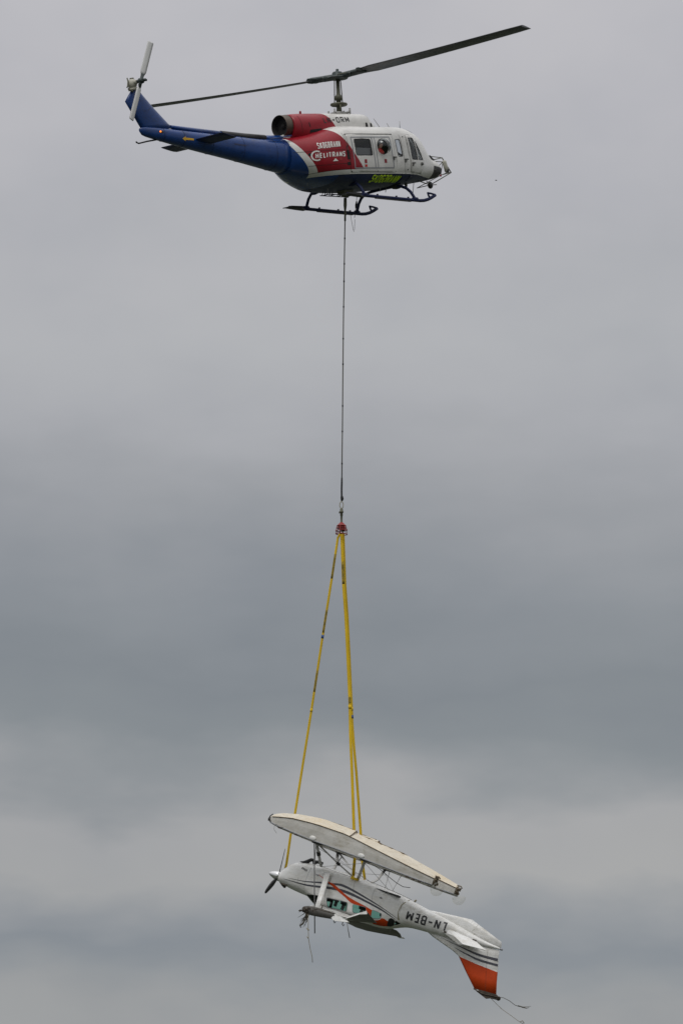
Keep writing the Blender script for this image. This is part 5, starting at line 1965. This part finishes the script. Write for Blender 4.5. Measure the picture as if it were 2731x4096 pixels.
t0 = PW((1.47, -1.30, -.80))
strand_thing('hanging_strap', 'long grey strap hanging straight down in front of the seaplane cowling', 'strap', [([t0, t0 + Vector((.004, 0, -1.35)), t0 + Vector((.014, 0, -2.74))], .019)], 'strapgrey')
t0 = PW((-.52, -1.78, 1.12))
strand_thing('hanging_strap', 'short grey strap hanging below the torn right wing stub', 'strap', [([t0, t0 + Vector((.03, 0, -.25)), t0 + Vector((.085, 0, -.55))], .014)], 'steel')
t0 = PW((1.45, -1.18, -.80))
strand_thing('hanging_line', 'thin dark line beside the front float strut above the cowling', 'rope', [([t0, t0 + Vector((-.03, 0, -.3)), t0 + Vector((-.045, 0, -.62))], .010)], 'rope')
w0 = PW((.74, -1.78, 1.28))
rw_ = random.Random(11)
ws_ = []
for k in range(14):
    e = Vector((-.05 - rw_.random() * .22, rw_.uniform(-.05, .05), -.18 - rw_.random() * .32))
    a = w0 + Vector((rw_.uniform(-.05, .06), 0, rw_.uniform(0, .03)))
    m_ = a + e * .5 + Vector((rw_.uniform(.0, .10), 0, rw_.uniform(-.06, .02)))
    ws_.append(([a, m_, a + e], [rw_.uniform(.008, .016), .012, .004]))
ws_.append(([w0, w0 + Vector((-.06, 0, -.2)), w0 + Vector((-.14, 0, -.34)), w0 + Vector((-.22, 0, -.40)), w0 + Vector((-.20, 0, -.47))], [.02, .022, .03, .028, .01]))
strand_thing('water_weed', 'clump of dark wet weed dangling from the torn wing edge', 'weed', ws_, 'weed')
c0 = w0 + Vector((.02, 0, -.05))
strand_thing('dry_stalk', 'long pale stalk trailing far below the torn wing edge', 'stalk', [([c0, c0 + Vector((.0, 0, -.4)), c0 + Vector((.01, 0, -.75)), c0 + Vector((.06, 0, -1.05)), c0 + Vector((.12, 0, -1.3)), c0 + Vector((.13, 0, -1.46))], .011),
                                                                                  ([c0 + Vector((-.05, 0, -.42)), c0 + Vector((.005, 0, -.5)), c0 + Vector((.03, 0, -.47))], .018), ([c0 + Vector((-.04, 0, -.68)), c0 + Vector((.01, 0, -.74))], .014)], 'drystalk')
f0 = PW((-5.22, 0, 1.79))
strand_thing('torn_cable', 'frayed cable blowing to the right from the broken fin tip', 'cable', [([f0, f0 + Vector((.15, 0, -.02)), f0 + Vector((.33, .02, -.11)), f0 + Vector((.5, .02, -.24)), f0 + Vector((.62, .03, -.28)), f0 + Vector((.78, .03, -.29)), f0 + Vector((.98, .04, -.27))], [.009, .009, .009, .010, .010, .008, .005]),
                                                                                  ([f0 + Vector((.58, .02, -.25)), f0 + Vector((.72, .02, -.30)), f0 + Vector((.84, .02, -.33)), f0 + Vector((.92, .02, -.31))], [.012, .022, .014, .006])], 'rope')
f1 = PW((-5.02, 0, 1.90))
strand_thing('trailing_thread', 'pale thin threads trailing down to the right below the fin tip', 'thread', [([f1, f1 + Vector((.12, 0, -.12)), f1 + Vector((.3, 0, -.3)), f1 + Vector((.55, 0, -.48)), f1 + Vector((.78, 0, -.65)), f1 + Vector((1.05, .02, -.82))], .008),
                                                                                             ([f1 + Vector((.05, 0, -.05)), f1 + Vector((.2, 0, -.2)), f1 + Vector((.34, 0, -.33))], .007), ([f1 + Vector((.86, 0, -.70)), f1 + Vector((.93, 0, -.66)), f1 + Vector((.98, 0, -.74))], .014)], 'rope_pale')
f2 = PW((2.5, -1.5, -.93))
strand_thing('snagged_weed', 'thin grey wisps of weed snagged near the bow of the near float', 'weed', [([f2, f2 + Vector((-.12, 0, .02)), f2 + Vector((-.2, 0, .10))], .006), ([f2 + Vector((-.26, 0, .08)), f2 + Vector((-.28, 0, -.05)), f2 + Vector((-.2, 0, -.18))], .005), ([f2 + Vector((-.2, 0, .1)), f2 + Vector((-.26, 0, .08))], .006)], 'rope')
b = MB()
b.ball((0, 0, 0), .024, 8, 6, (1.4, 1, .6))
bird = b.build('bird', M['black'], None)
bird.location = (4.75, 194.6, 48.15)
tag(bird, 'tiny dark bird speck in the sky right of the helicopter', 'bird')
